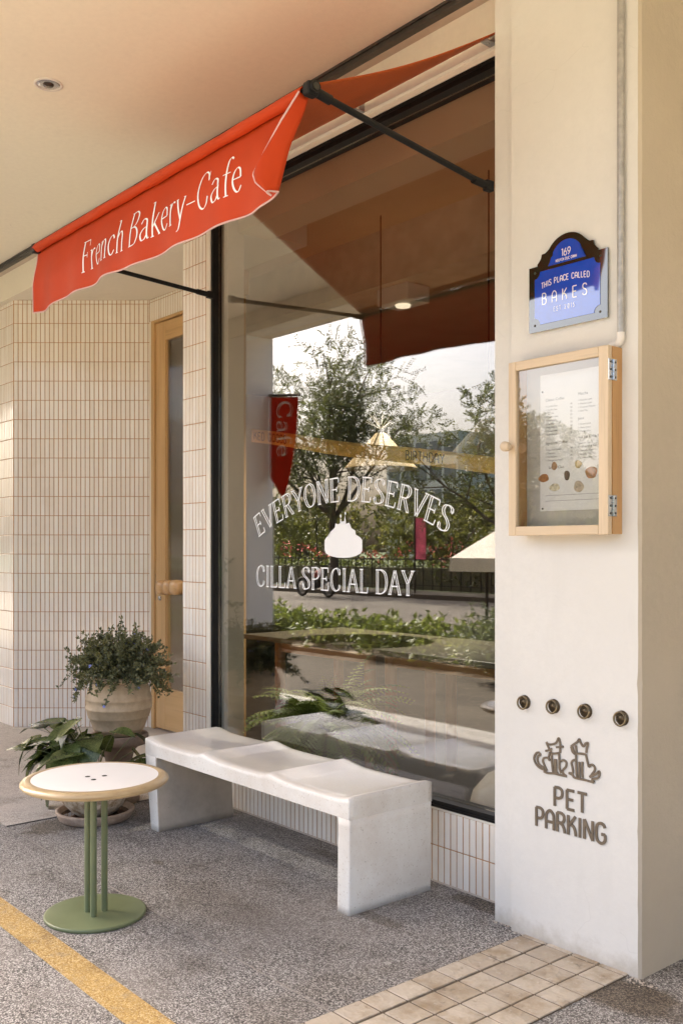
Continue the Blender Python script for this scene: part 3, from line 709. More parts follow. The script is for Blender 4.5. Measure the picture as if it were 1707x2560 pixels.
mb = MB().poly([on_y(*z5(*p), YV) for p in pts[::-1]], (0, -1, 0), .001)
for q in ([(694, 468), (697, 436), (702, 468)], [(716, 468), (721, 422), (727, 468)]):
    mb.poly([on_y(*z5(*p), YV) for p in q], (0, -1, 0), .001)
for (x, y) in ((697, 426), (723, 410)):
    mb.poly([on_y(*z5(x + 4.0 * math.sin(t), y + 9 * math.cos(t)), YV) for t in [i * .7854 for i in range(8)]], (0, -1, 0), .001)
mb.build('cake_decal', MT['white'], vin)

# ================================================================== AWNING
AX0, AX1, AY, AZ = -4.262, -2.262, 1.785, 2.662
aw = thing('awning', 'red canvas awning with white script lettering on its hanging valance', 'awning', (-3.25, 2.7, 2.66))
BZ, BY = 3.165, 2.690
def can(u, v):
    x = AX0 + (AX1 - AX0) * u + .024 * (1 - v) * u
    sag = -.022 * math.sin(math.pi * v) * (1 + .3 * math.sin(9 * u))
    y = BY + (AY + .004 - BY) * v; z = BZ + (AZ + .022 - BZ) * v + sag
    if u > .9: x -= .022 * math.sin(math.pi * v) * (u - .9) / .1
    if u < .1: x += .03 * math.sin(math.pi * v) * (.1 - u) / .1
    return (x, y, z)
can_o = solid(MB().grid(can, 60, 24).build('canopy', MT['red_glow'], aw), .0025)
MB().tube([(AX0 - .005, AY, AZ), (AX1 + .012, AY, AZ)], .012, 14).build('front_bar', MT['black'], aw)
rl = MB(); nR = 60
rl.grid(lambda u, v: (AX0 + .012 + (AX1 - AX0 - .024) * u, AY - (.0185 + .0012 * math.sin(u * 61) + .001 * math.sin(u * 23)) * math.cos(R(-95) + R(200) * v), AZ + .001 + (.0185 + .0012 * math.sin(u * 47)) * math.sin(R(95) - R(200) * v)), nR, 18)
solid(rl.build('fabric_roll', MT['red'], aw), .002)
VH = .305
def vsurf(s, t, off=0.):
    # s along 0..1, t drop 0..1
    x = AX0 + .008 + (AX1 - AX0 - .010) * s
    x += -.105 * (t ** 1.1) * max(0, (s - .80) / .20) ** 2      # the right end leans inward as it hangs
    x += .012 * t * max(0, (.06 - s) / .06)
    amp = t ** 1.2
    q_ = min(1, max(0, (t - .1) / .55)); y = AY + .014 - .026 * q_ * q_ * (3 - 2 * q_)
    y += amp * (.010 * math.sin(s * 47) * (1 - .5 * s) + .008 * math.sin(s * 23 + 1) + .012 * math.sin(s * 9.5 + .5))
    y -= amp * (.012 * max(0, (.10 - s) / .10) ** 2)
    z = AZ + .019 - t * VH - t * (.005 * math.sin(s * 13 + 1.2) + .003 * math.sin(s * 29))
    z += t * .015 * max(0, (s - .86) / .14)
    return Vector((x, y - off, z))
val = MB().grid(lambda u, v: vsurf(u, .09 + .91 * v), 150, 30)
vo = solid(val.build('valance', MT['red'], aw), .0022)
# the loose right end folds forward over itself
FE = [(AX1 - .004, AY - .026, AZ - .005), (-2.315, AY - .055, 2.58), (-2.372, AY - .080, 2.49), (-2.405, AY - .094, 2.435), (-2.400, AY - .088, 2.41), (-2.372, AY - .050, 2.372)]
def lerp_path(P, t):
    t *= len(P) - 1; i = min(int(t), len(P) - 2); return Vector(P[i]).lerp(Vector(P[i + 1]), t - i)
def flap(u, v):
    a = vsurf(1, .10 + .90 * v); bq = lerp_path(FE, v); p = a.lerp(bq, u)
    p.y -= .030 * math.sin(math.pi * u) * min(1, v * 2); return p
solid(MB().grid(flap, 10, 24).build('valance_flap', MT['red'], aw), .0022)
hm = MB()
hm.tube([vsurf(i / 150, 1, .001) for i in range(151)], .0032, 6)
hm.tube([flap(1, i / 24) for i in range(25)], .0032, 6).tube([flap(i / 8, 1) for i in range(9)], .003, 6)
hm.tube([vsurf(0, .1 + .9 * i / 20, .001) for i in range(21)], .0026, 6)
hm.build('hem', MT['hem'], vo)
# lettering printed on the valance
def vplace(x, y, l):
    s = (x - AX0 - .008) / (AX1 - AX0 - .010); t = (AZ + .019 - y) / VH
    p = vsurf(s, t); d1 = vsurf(s + .002, t) - vsurf(s - .002, t); d2 = vsurf(s, t + .01) - vsurf(s, t - .01)
    nrm = d1.cross(d2).normalized()
    if nrm.y > 0: nrm = -nrm
    q = p + nrm * (.0026 + l); return q
mb = text('French Bakery-Cafe', G, .122, lambda x, y, l: vplace(-3.748 + x, 2.442 + y * 1.04 + x * .018, l), .072, .022, 1.05, .075, fit=1.15)
mb.build('lettering', MT['white'], vo)
for nm, xx in (('strut', -2.243), ('strut', -4.236)):
    yw = 2.588 if xx > -3 else YF - .016
    zw = 2.568 if xx > -3 else 2.610
    s_o = MB().tube([(xx, AY + .02, AZ - .002), (xx, yw - .03, zw)], .0105, 12).build(nm, MT['black'], aw)
    j = MB().bbox(xx - .017, xx + .017, AY - .020, AY + .021, AZ - .021, AZ + .020, .007)
    j.lathe((xx + .019, AY, AZ), [(0, 0)], 8) if False else None
    j.tube([(xx + .018, AY, AZ), (xx + .027, AY, AZ)], .017, 16)
    j.tube([(xx, AY + .02, AZ - .002), (xx, AY + .075, AZ - .010)], .015, 12)
    j.build('joint', MT['black'], s_o)
    j = MB().tube([(xx, yw - .09, zw + .004), (xx, yw - .02, zw)], .0138, 12).bbox(xx - .012, xx + .012, yw - .03, yw + .006, zw - .018, zw + .018, .003)
    j.build('joint', MT['black'], s_o)
    MB().tube([(xx + .0271, AY, AZ), (xx + .029, AY, AZ)], .011, 16).build('bolt', MT['darkscrew'], s_o)
for xx in (-2.33, -3.05, -4.0):
    q = MB().bbox(xx - .016, xx + .016, 2.650, 2.703, BZ - .031, BZ - .026, .001).bbox(xx - .016, xx + .016, 2.6995, 2.704, BZ - .031, BZ + .01, .001)
    q.tube([(xx, 2.675, BZ - .031), (xx, 2.675, BZ - .036)], .006, 8)
    q.build('bracket', MT['galv'], aw)

# ================================================================== PILLAR FITTINGS
YP = 2.575
zs_ = zoomed(1300, 560, 6.533)
sg = thing('name_plaque', 'blue arch-topped enamel plaque numbered 169 on the white pillar', 'sign', (-1.90, YP, 2.15))
def P_(pts, y): return [on_y(*zs_(*p), y) for p in pts]
SX0, SX1 = -2.0535, -1.7495; SZ0, SZ1 = 2.018, 2.234; scx = (SX0 + SX1) / 2
def plaque(y, ins=0.):
    # plate outline: rectangle with notched shoulders and a round head
    hw = (SX1 - SX0) / 2
    right = [(hw, SZ0), (hw, SZ1), (.118, SZ1), (.118, SZ1 + .007), (.112, SZ1 + .012), (.104, SZ1 + .022), (.100, SZ1 + .036), (.086, SZ1 + .037)]
    a0 = math.atan2(.037 - .0, .086)
    arc = [(.0885 * math.cos(t), SZ1 - .006 + .089 * math.sin(t)) for t in [R(32) + (R(148) - R(32)) * i / 26 for i in range(27)]]
    left = [(-x, z) for x, z in right[::-1]]
    return [(scx + x, y, z) for x, z in right + arc[0:] + left]
def acryl(name, col):
    m, nt, p = mk(name); co = coords(nt)
    c = ramp(nt, noise(nt, co, 14, 5), [(.3, tuple(x * .85 for x in col)), (.7, col)])
    nt.links.new(c, p.inputs['Base Color']); p.inputs['Roughness'].default_value = .05; p.inputs['Specular IOR Level'].default_value = 1.0; p.inputs['Coat Weight'].default_value = 1; p.inputs['Coat IOR'].default_value = 1.75; p.inputs['Coat Roughness'].default_value = .03
    bump(nt, p, noise(nt, co, 5, 2), .05, .01)
    return m
m_dark = acryl('glossy black green enamel', (.010, .022, .012)); m_blue = acryl('glossy blue enamel', (.004, .075, .52))
plate = fixn(MB().poly(plaque(YP - .012), (0, -1, 0), .006).build('plate', m_dark, sg))
hw = (SX1 - SX0) / 2; il, ir = SX0 + .024, SX1 - .026; ib, it = SZ0 + .022, SZ1 - .020; rr = .022
pan = []
for cx_, cz_, a in ((il, ib, 90), (ir, ib, 180), (ir, it, 270), (il, it, 0)):
    arcp_ = [(cx_ + rr * math.cos(R(a - 90 * k / 6)), cz_ + rr * math.sin(R(a - 90 * k / 6))) for k in range(7)]
    pan += arcp_
fixn(MB().poly([(x, YP - .0135, z) for x, z in pan], (0, -1, 0), .0012).build('blue_panel', m_blue, plate))
hd_ = [(scx + x, SZ1 - .009 + z) for x, z in ((-.074, 0), (.074, 0), (.068, .008), (.062, .026), (.056, .029))] + [(scx + .064 * math.cos(t), SZ1 - .004 + .067 * math.sin(t)) for t in [R(34) + (R(146) - R(34)) * i / 20 for i in range(21)]] + [(scx - .056, SZ1 + .020), (scx - .062, SZ1 + .017), (scx - .068, SZ1 - .001)]
fixn(MB().poly([(x, YP - .0135, z) for x, z in hd_], (0, -1, 0), .0012).build('blue_head', m_blue, plate))
yt = YP - .0139
def flat(cx_, z_): return lambda x, y, l: (cx_ + x, yt - l, z_ + y)
mb = text('169', G2, .023, flat(scx - .002, SZ1 + .012), .13, .13, 1.05, .06, True, mono=True)
q = text('NGUYEN DUC CANH', G2, .0085, flat(scx - .002, SZ1 - .003), .17, .17, .95, .12, True, mono=True); mb.add(q.v, q.f)
def arc2(x, y, l): return (scx - .006 + x, yt - l, 2.166 - 1.1 * x * x + y)
q = text('THIS PLACE CALLED', G2, .018, arc2, .15, .15, 1.0, .13, True, mono=True); mb.add(q.v, q.f)
q = text('BAKES', G2, .036, flat(scx - .010, 2.104), .10, .10, 1.0, .55, True, mono=True); mb.add(q.v, q.f)
q = text('EST 2015', G2, .014, flat(scx - .010, 2.074), .10, .10, 1.0, .32, True, mono=True); mb.add(q.v, q.f)
mb.build('lettering', acryl('white enamel', (.86, .86, .86)), plate)
for x in (SX0 + .024, SX1 - .026):
    for z in (SZ0 + .022, SZ1 - .020):
        MB().lathe((x, YP - .012, z), [(0, .0026), (.003, .002), (.0042, 0)], 14, True, 'y').build('screw', MT['darkscrew'], plate)

# ---- menu case
mc = thing('menu_case', 'oak framed glass menu case hanging on the white pillar', 'menu case', (-1.9, YP, 1.34))
cx0, cx1, cz0, cz1 = -2.093, -1.705, 1.3465, 1.9165
yb, yf = YP - .001, 2.503
bx = MB().box(cx0 + .012, cx1, yf + .022, yb, cz0, cz0 + .014).box(cx0 + .012, cx1, yf + .022, yb, cz1 - .014, cz1).box(cx0 + .012, cx0 + .026, yf + .022, yb, cz0 + .0141, cz1 - .0141).box(cx1 - .014, cx1, yf + .022, yb, cz0 + .0141, cz1 - .0141)
bx.build('case_box', wood('oak case side', lin(172, 130, 80), lin(196, 154, 102)), mc)
MB().box(cx0 + .0262, cx1 - .0142, yb - .006, yb, cz0 + .0142, cz1 - .0142).build('backboard', MT['backboard'], mc)
fw = .030
door_m = MB().bbox(cx0, cx0 + fw, yf, yf + .020, cz0 - .002, cz1 + .002, .0025).build('case_door', MT['pale_oak'], mc)
MB().bbox(cx1 - fw - .006, cx1 - .001, yf, yf + .020, cz0 - .002, cz1 + .002, .0025).build('stile', MT['pale_oak'], door_m)
each([MB().bbox(cx0 + fw + .0003, cx1 - fw - .0063, yf + .0003, yf + .0197, cz1 - fw + .002, cz1 + .002, .0025), MB().bbox(cx0 + fw + .0003, cx1 - fw - .0063, yf + .0003, yf + .0197, cz0 - .002, cz0 + fw - .002, .0025)], 'rail', MT['pale_oakx'], door_m)
MB().box(cx0 + fw, cx1 - fw - .006, yf + .010, yf + .013, cz0 + fw - .002, cz1 - fw + .002).build('case_glass', MT['thinglass'], door_m)
kp = on_y(1163, 1026, yf - .02)
MB().lathe((cx0 + .012, yf, kp.z), [(.008, -.001), (.008, .012), (.015, .016), (.0165, .024), (.0165, .036), (.014, .040), (0, .0405)], 24, True, 'y').build('knob', MT['pale_oak'], door_m)
for z in (1.845, 1.432):
    h = MB().box(cx1 - .0012, cx1 + .0015, yf + .001, yf + .019, z - .032, z + .032).box(cx1 + .0002, cx1 + .0016, yf + .023, yf + .042, z - .032, z + .032)
    for k in range(5): h.tube([(cx1 + .004, yf + .021, z - .0315 + k * .0126), (cx1 + .004, yf + .021, z - .0205 + k * .0126)], .0036, 10)
    ho = h.build('hinge', MT['steel'], mc)
    s_ = MB()
    for k in (-1, 0, 1):
        for yy in (yf + .010, yf + .034): s_.tube([(cx1 + .0014, yy, z + k * .023), (cx1 + .0030, yy, z + k * .023)], .0035, 8)
    s_.build('screw', MT['darkscrew'], ho)
# the printed menu pinned inside
mn = thing('menu_sheet', 'white printed menu sheet pinned inside the oak case', 'menu', (-1.89, yb - .007, 1.4))
ym = yb - .0085
mx0, mx1, mz0, mz1 = -2.010, -1.745, 1.425, 1.872
MB().box(mx0, mx1, ym, ym + .0012, mz0, mz1).build('sheet', MT['paper'], mn)
tx = MB(); yq = ym - .0006
def ln(s, x, z, size): fonttext(tx, s, size, lambda a, b_: (x + a, yq, z + b_))
cl, c2 = mx0 + .022, mx0 + .150
zt = mz1 - .088
ln('Classic Coffee', cl, zt, .013)
for i, (a, p) in enumerate((('Ca Phe Den', '45'), ('Ca Phe Sua', '50'), ('Bac Xiu', '55'), ('Classic Latte', '65'), ('Americano', '55'), ('Espresso', '50'), ('Flat White', '65'), ('Cappuccino', '65'), ('Cold Brew', '70'))):
    z = zt - .020 - i * .0115; ln('> ' + a, cl, z, .0085); ln(p, cl + .098, z, .0085)
z = zt - .142; ln('Signature Coffee', cl, z, .013)
for i, (a, p) in enumerate((('Coconut Cream', '75'), ('Tiramisu', '75'), ('Vanilla Bean', '70'), ('Orange Espresso', '75'))):
    ln('> ' + a, cl, z - .020 - i * .0115, .0085); ln(p, cl + .098, z - .020 - i * .0115, .0085)
ln('Sellers Club', cl + .012, zt - .222, .013)
zt2 = zt + .006; ln('Matcha', c2, zt2, .013)
for i, a in enumerate(('Hojicha Latte', 'Matcha Latte', 'Coconut Matcha', 'Hot Tea')): ln('> ' + a, c2, zt2 - .019 - i * .0115, .0085); ln('65', c2 + .092, zt2 - .019 - i * .0115, .0085)
z = zt2 - .078; ln('Juice', c2, z, .012)
for i, a in enumerate(('Green Juice', 'Melon Juice', 'Mango Juice')): ln('> ' + a, c2, z - .017 - i * .0115, .0085); ln('60', c2 + .092, z - .017 - i * .0115, .0085)
z = zt2 - .138; ln('Hot Tea & Milk Tea', c2, z, .011)
for i, a in enumerate(('Lemon Tea', 'Caramel Milk Tea', 'Lavender Tea', 'Oolong Milk Tea', 'Caramel Thai Tea')): ln('> ' + a, c2, z - .018 - i * .0115, .0085); ln('65', c2 + .092, z - .018 - i * .0115, .0085)
for zz in (mz0 + .050, mz0 + .032): tx.box(cl, mx1 - .012, yq, yq + .0005, zz, zz + .0008)
tx.build('lettering', MT['ink'], mn)
def pastry(cx_, cz_, rx, rz, col, name, k=0):
    P = [(cx_ + rx * math.cos(t) * (1 + .10 * math.sin(3 * t + k)), ym - .0008, cz_ + rz * math.sin(t) * (1 + .08 * math.cos(2 * t + k))) for t in [2 * math.pi * i / 24 for i in range(24)]]
    mt_ = simple('printed ' + name, col, .7, 0, .45, 160)
    MB().poly(P, (0, -1, 0), .0006).build('pastry_picture', mt_, mn)
W5 = on_y
for (u, v, rx, rz, c, nm) in ((1272, 1070, .0115, .013, (.42, .25, .13), 'tart'), (1327, 1066, .013, .013, (.50, .37, .16), 'bun'), (1248, 1098, .021, .013, (.36, .15, .05), 'croissant'), (1301, 1092, .011, .017, (.13, .08, .05), 'canele'), (1357, 1085, .022, .020, (.38, .16, .07), 'loaf'), (1273, 1119, .021, .012, (.62, .56, .40), 'egg'), (1328, 1117, .019, .018, (.52, .43, .33), 'lamington')):
    p = on_y(u, v, ym); pastry(p.x, p.z, rx, rz, c, nm, u)
each([MB().lathe((mx0 + .010, ym, z), [(0, .003), (.003, .002), (.0036, 0)], 10, True, 'y') for z in (mz1 - .055, mz0 + .008)], 'pin', MT['darkscrew'], mn)

# ---- conduit
cp = thing('conduit_pipe', 'grey steel conduit pipe running up the pillar above the menu case', 'pipe', (-1.70, YP - .014, 1.93))
MB().tube([(-1.700, YP - .015, 1.952), (-1.700, YP - .015, ZC - .001)], .0108, 16).build('pipe', MT['galv'], cp)
MB().tube([(-1.700, YP - .015, 1.962), (-1.700, YP - .015, 1.945), (-1.703, YP - .015, 1.934), (-1.712, YP - .015, 1.928), (-1.733, YP - .015, 1.9265)], [.0125, .0125, .0125, .012, .011], 14).build('elbow', MT['pvc'], cp)

# ---- ring hooks
hlab = ['bronze ring hook beside the window edge, first of the four', 'bronze ring hook directly above the cat outline', 'bronze ring hook directly above the dog outline', 'bronze ring hook beside the tan corner of the pillar']
def hook(p, rot):
    h = thing('ring_hook', '', 'hook', p, 'ring pulls on the pillar')
    b_ = MB().lathe(p, [(0, .0105), (.006, .010), (.008, .0075), (.017, .0065), (.018, .004), (.0215, .0035), (.0235, .0), ], 36, True, 'y')
    for k in range(16):
        a = 2 * math.pi * k / 16; b_.tube([(p[0] + .007 * math.cos(a), p[1] - .008, p[2] + .007 * math.sin(a)), (p[0] + .016 * math.cos(a), p[1] - .007, p[2] + .016 * math.sin(a))], .0012, 5)
    b_.build('back_plate', MT['bronze'], h)
    MB().bbox(p[0] - .006, p[0] + .006, p[1] - .016, p[1] - .004, p[2] + .015, p[2] + .023, .003).build('hinge_lug', MT['bronze'], h)
    ring = MB(); Rr = .0205
    ring.grid(lambda u, v: (p[0] + (Rr + .0032 * math.cos(2 * math.pi * v)) * math.cos(2 * math.pi * u), p[1] - .0125 + .0032 * math.sin(2 * math.pi * v) + rot * (math.sin(2 * math.pi * u) - 1), p[2] - .001 + (Rr + .0032 * math.cos(2 * math.pi * v)) * math.sin(2 * math.pi * u)), 40, 10)
    ring.build('ring', simple('worn brass ring', (.20, .16, .10), .3, .9, .3, 60), h)
    return h
HX = [-2.081, -1.961, -1.837, -1.705]
h0 = hook((HX[0], YP, .786), .0015)
h0['label'] = hlab[0]
for i in (1, 2, 3): copy_tree(h0, (HX[i], YP, (.787, .787, .782)[i - 1]), label=hlab[i])

# ---- pet parking lettering and outline animals
zp = zoomed(1220, 1680, 3.22)
pk = thing('pet_parking_sign', 'taupe PET PARKING letters fixed low on the white pillar', 'wall lettering', (-1.9, YP, .38))
def pl(u0, v0, u1, v1): return on_y(u0, v0, YP)
a0 = on_y(1270, 1850, YP); 
mb = text('PET', G2, .0615, lambda x, y, l: (-1.962 + x, YP - .0026 - l * .3, .4625 + y), .15, .15, .80, .11, mono=True, fit=.130)
q = text('PARKING', G2, .0620, lambda x, y, l: (-2.036 + x, YP - .0026 - l * .3, .3815 + y), .15, .15, .80, .07, mono=True, fit=.276); mb.add(q.v, q.f)
solid(mb.build('letters', MT['taupe'], pk), .0032, 0)
def outline(name, label, strokes, wd, cat):
    t = thing(name, label, cat, on_y(*zp(600, 840), YP))
    mb = MB(); flat_ = [[(on_y(*zp(*p), YP).x, on_y(*zp(*p), YP).z) for p in pts] for pts in strokes]
    letters(mb, [('c' if len(p) > 2 else 'l', p) for p in flat_], lambda x, y, l: (x, YP - .0026 - l * .3, y), 1, wd * 2, wd * 2, mono=True)
    mb.f = [f for f in mb.f]
    solid(mb.build('outline', MT['taupe'], t), .0032, 0); return t
cat = [[(470, 562), (478, 575), (500, 582), (530, 578), (552, 566), (568, 532), (580, 565), (582, 610), (580, 650)], [(470, 562), (480, 590), (494, 620), (510, 645)],
       [(510, 655), (540, 655), (575, 650)], [(462, 635), (490, 628), (515, 618)], [(548, 605), (575, 602), (608, 600)], [(512, 655), (515, 720), (522, 790), (528, 806)], [(572, 655), (575, 720), (576, 770), (590, 815)],
       [(538, 700), (538, 800)], [(548, 700), (550, 805)], [(498, 710), (480, 690), (452, 692), (442, 715), (455, 750), (475, 795)], [(500, 645), (488, 690), (498, 715)],
       [(425, 668), (410, 648), (390, 652), (372, 690), (385, 735), (420, 772), (468, 790)], [(425, 668), (408, 672), (398, 700), (415, 745), (455, 770)],
       [(585, 720), (605, 708), (630, 725), (628, 760), (600, 795), (610, 820), (632, 838)], [(448, 798), (480, 812), (530, 815), (580, 828), (632, 838)], [(530, 805), (548, 808), (565, 812)]]
dog = [[(668, 598), (700, 575), (720, 562), (735, 540), (748, 572), (768, 598), (785, 575), (804, 572), (795, 615), (790, 650)], [(668, 598), (680, 640), (700, 660)], [(678, 600), (695, 650)],
       [(708, 590), (712, 655)], [(706, 657), (745, 655), (785, 662)], [(708, 660), (710, 720), (712, 800), (718, 850)], [(788, 660), (798, 710), (812, 765)],
       [(735, 722), (736, 855)], [(760, 722), (758, 790), (762, 850)], [(706, 715), (690, 708), (672, 730), (680, 770), (682, 810), (650, 812)], [(650, 812), (680, 828), (700, 850), (780, 868), (850, 888)],
       [(812, 765), (830, 745), (855, 758), (858, 790), (835, 825), (818, 845)], [(818, 845), (850, 832), (880, 812), (892, 798), (898, 815), (885, 850), (835, 862)], [(835, 862), (856, 888)]]
outline('cat_outline', 'taupe metal outline of a sitting cat above PET PARKING', cat, .0034, 'animal outline')
outline('dog_outline', 'taupe metal outline of a sitting dog above PET PARKING', dog, .0034, 'animal outline')

# ---- downlight in the arcade ceiling
dl = thing('ceiling_downlight', 'small round recessed downlight in the cream arcade ceiling', 'downlight', (-4.085, 1.776, ZC))
dc = (-4.085, 1.776, ZC)
MB().lathe(dc, [(.062, -.0005), (.062, -.004), (.052, -.0055), (.050, -.001)], 36).build('trim_ring', MT['pvc'], dl)
MB().lathe(dc, [(.050, -.0012), (.046, -.003), (.030, -.0035), (.022, -.003), (.0, -.003)], 36).build('reflector', MT['steel'], dl)
MB().lathe(dc, [(.024, -.0036), (.020, -.008), (0, -.010)], 24).build('bulb', simple('dark bulb face', (.05, .035, .025), .2), dl)
# ================================================================== BENCH
def benchmat():
    m, nt, p = mk('white cast terrazzo'); co = coords(nt)
    vo = N(nt, 'ShaderNodeTexVoronoi'); vo.inputs['Scale'].default_value = 240; nt.links.new(co, vo.inputs['Vector'])
    sep = N(nt, 'ShaderNodeSeparateColor'); nt.links.new(vo.outputs['Color'], sep.inputs[0])
    c = ramp(nt, sep.outputs[0], [(0, (.60, .55, .47)), (.03, (.73, .69, .62)), (.06, (.79, .76, .695)), (.9, (.80, .77, .71)), (1, (.83, .81, .76))])
    big = noise(nt, co, 3.2, 6, .65)
    c = mixc(nt, c, (.56, .47, .38), mth(nt, 'MULTIPLY', ramp(nt, big, [(.45, (0, 0, 0)), (.72, (1, 1, 1))]), .55))
    v2 = N(nt, 'ShaderNodeTexVoronoi'); v2.inputs['Scale'].default_value = 26; nt.links.new(co, v2.inputs['Vector'])
    pit = mth(nt, 'LESS_THAN', v2.outputs['Distance'], .055)
    pit = mth(nt, 'MULTIPLY', pit, mth(nt, 'GREATER_THAN', noise(nt, co, 9, 2), .52))
    c = mixc(nt, c, (.16, .13, .10), mth(nt, 'MULTIPLY', pit, .75))
    # worn, dusty seat: horizontal faces are warmer
    geo = N(nt, 'ShaderNodeNewGeometry'); sx = N(nt, 'ShaderNodeSeparateXYZ'); nt.links.new(geo.outputs['True Normal'], sx.inputs[0])
    c = mixc(nt, c, (.66, .60, .53), mth(nt, 'MULTIPLY', mth(nt, 'GREATER_THAN', sx.outputs[2], .7), .55))
    # bare concrete inner cheeks of the legs (they face left or right, inside)
    sp = N(nt, 'ShaderNodeSeparateXYZ'); nt.links.new(co, sp.inputs[0])
    raw = mth(nt, 'MULTIPLY', mth(nt, 'GREATER_THAN', sx.outputs[0], .6), mth(nt, 'LESS_THAN', sp.outputs[0], -3.7))
    rawc = ramp(nt, noise(nt, co, 7, 6, .65), [(.3, (.38, .325, .255)), (.7, (.54, .47, .38))])
    c = mixc(nt, c, mixc(nt, rawc, (.10, .08, .06), mth(nt, 'MULTIPLY', pit, .6)), raw)
    nt.links.new(c, p.inputs['Base Color'])
    rg = mth(nt, 'SUBTRACT', .55, mth(nt, 'MULTIPLY', mth(nt, 'GREATER_THAN', sx.outputs[2], .7), .22)); nt.links.new(rg, p.inputs['Roughness'])
    nt.links.new(mth(nt, 'MULTIPLY', mth(nt, 'GREATER_THAN', sx.outputs[2], .7), .6), p.inputs['Coat Weight']); p.inputs['Coat Roughness'].default_value = .22
    bump(nt, p, mth(nt, 'ADD', noise(nt, co, 60, 4), mth(nt, 'MULTIPLY', pit, -2)), .12, .006)
    return m
MT['bench'] = benchmat()
bn = thing('bench', 'white cast terrazzo bench with three scooped seats under the window', 'bench', (-3.3, 2.44, 0))
BX0, BX1, BY0, BY1 = -4.055, -2.588, 2.236, 2.648
BT, BB = .4255, .340
def bz(s):   # scalloped seat profile along the bench, sharp crest with a long back slope
    q = (s * 3) % 1.0 if s < .99999 else 1.0
    d = (1 - (1 - q) ** 2.6) if q < .5 else 1
    e = 1 - max(0, (q - .86) / .14) ** 1.7
    return BT - .017 * (1 - abs(2 * q - 1) ** 2.6 * .0) * min(1, (q / .22)) ** .7 * e * (.80 + .20 * math.sin(math.pi * min(1, q * 1.05)))
NX, NY = 132, 16
def top(u, v):
    x = BX0 + (BX1 - BX0) * u; y = BY0 + (BY1 - BY0) * v
    dish = .006 * math.sin(math.pi * v) * math.sin(math.pi * ((u * 3) % 1.0))
    rnd_ = .007 * (max(0, (.035 - v) / .035) ** 2 + max(0, (v - .965) / .035) ** 2) + .006 * (max(0, (.008 - u) / .008) ** 2 + max(0, (u - .992) / .008) ** 2)
    return (x, y, bz(u) - dish - rnd_)
s_ = MB(); s_.grid(top, NX, NY, True)
def side(y, u, v): # apron faces with rounded lower edges
    x = BX0 + (BX1 - BX0) * u; zt = top(u, 0 if y == BY0 else 1)[2]
    return (x, y, BB + (zt - BB) * v)
s_.grid(lambda u, v: side(BY0, u, v), NX, 4, True); s_.grid(lambda u, v: side(BY1, 1 - u, v), NX, 4, True)
for x, f in ((BX0, 1), (BX1, 0)):
    s_.grid(lambda u, v: (x, BY0 + (BY1 - BY0) * (1 - u if f else u), BB + (top(1 - f, 1 - u if f else u)[2] - BB) * v), 16, 4, True)
s_.quad((BX0, BY0, BB), (BX0, BY1, BB), (BX1, BY1, BB), (BX1, BY0, BB))
so_ = s_.build('seat', MT['bench'], bn)
m_ = so_.modifiers.new('weld', 'WELD'); m_.merge_threshold = .0006
def legmesh(xt0, xt1, xb0, xb1):
    bm = bmesh.new(); bmesh.ops.create_cube(bm, size=1)
    for p in bm.verts:
        t = p.co.z < 0
        xa, xb = (xb0, xb1) if t else (xt0, xt1)
        p.co = (xa if p.co.x < 0 else xb, BY0 if p.co.y < 0 else BY1, 0.0 if t else BB)
    bmesh.ops.subdivide_edges(bm, edges=[e for e in bm.edges if abs(e.verts[0].co.z - e.verts[1].co.z) > .1], cuts=10)
    ve = [e for e in bm.edges if abs((e.verts[0].co - e.verts[1].co).normalized().z) > .9]
    bmesh.ops.bevel(bm, geom=ve, offset=.006, segments=3, affect='EDGES', profile=.5)
    for p in bm.verts:
        n_ = mnoise.noise(p.co * 14) * .0016
        if p.co.z > .01 and p.co.z < BB - .01: p.co.x += n_
    return bm
MB().addbm(legmesh(BX0, BX0 + .098, BX0 + .052, BX0 + .128), True).build('leg', MT['bench'], bn)
MB().addbm(legmesh(BX1 - .068, BX1, BX1 - .072, BX1 - .004), True).build('leg', MT['bench'], bn)
# haunches where the legs meet the seat
for xa, sgn in ((BX0 + .098, 1), (BX1 - .068, -1)):
    P = [(xa, BB)] + [(xa + sgn * .016 * (1 - math.sin(t)), BB - .016 * (1 - math.cos(t))) for t in [R(90) * i / 6 for i in range(7)]]
    n = len(P); vs = [(x, BY0 + .003, z - .0005) for x, z in P] + [(x, BY1 - .003, z - .0005) for x, z in P]
    MB().add(vs, [tuple(range(n)), tuple(range(2 * n - 1, n - 1, -1))] + [(i, (i + 1) % n, n + (i + 1) % n, n + i) for i in range(n)]).build('fillet', MT['bench'], bn)

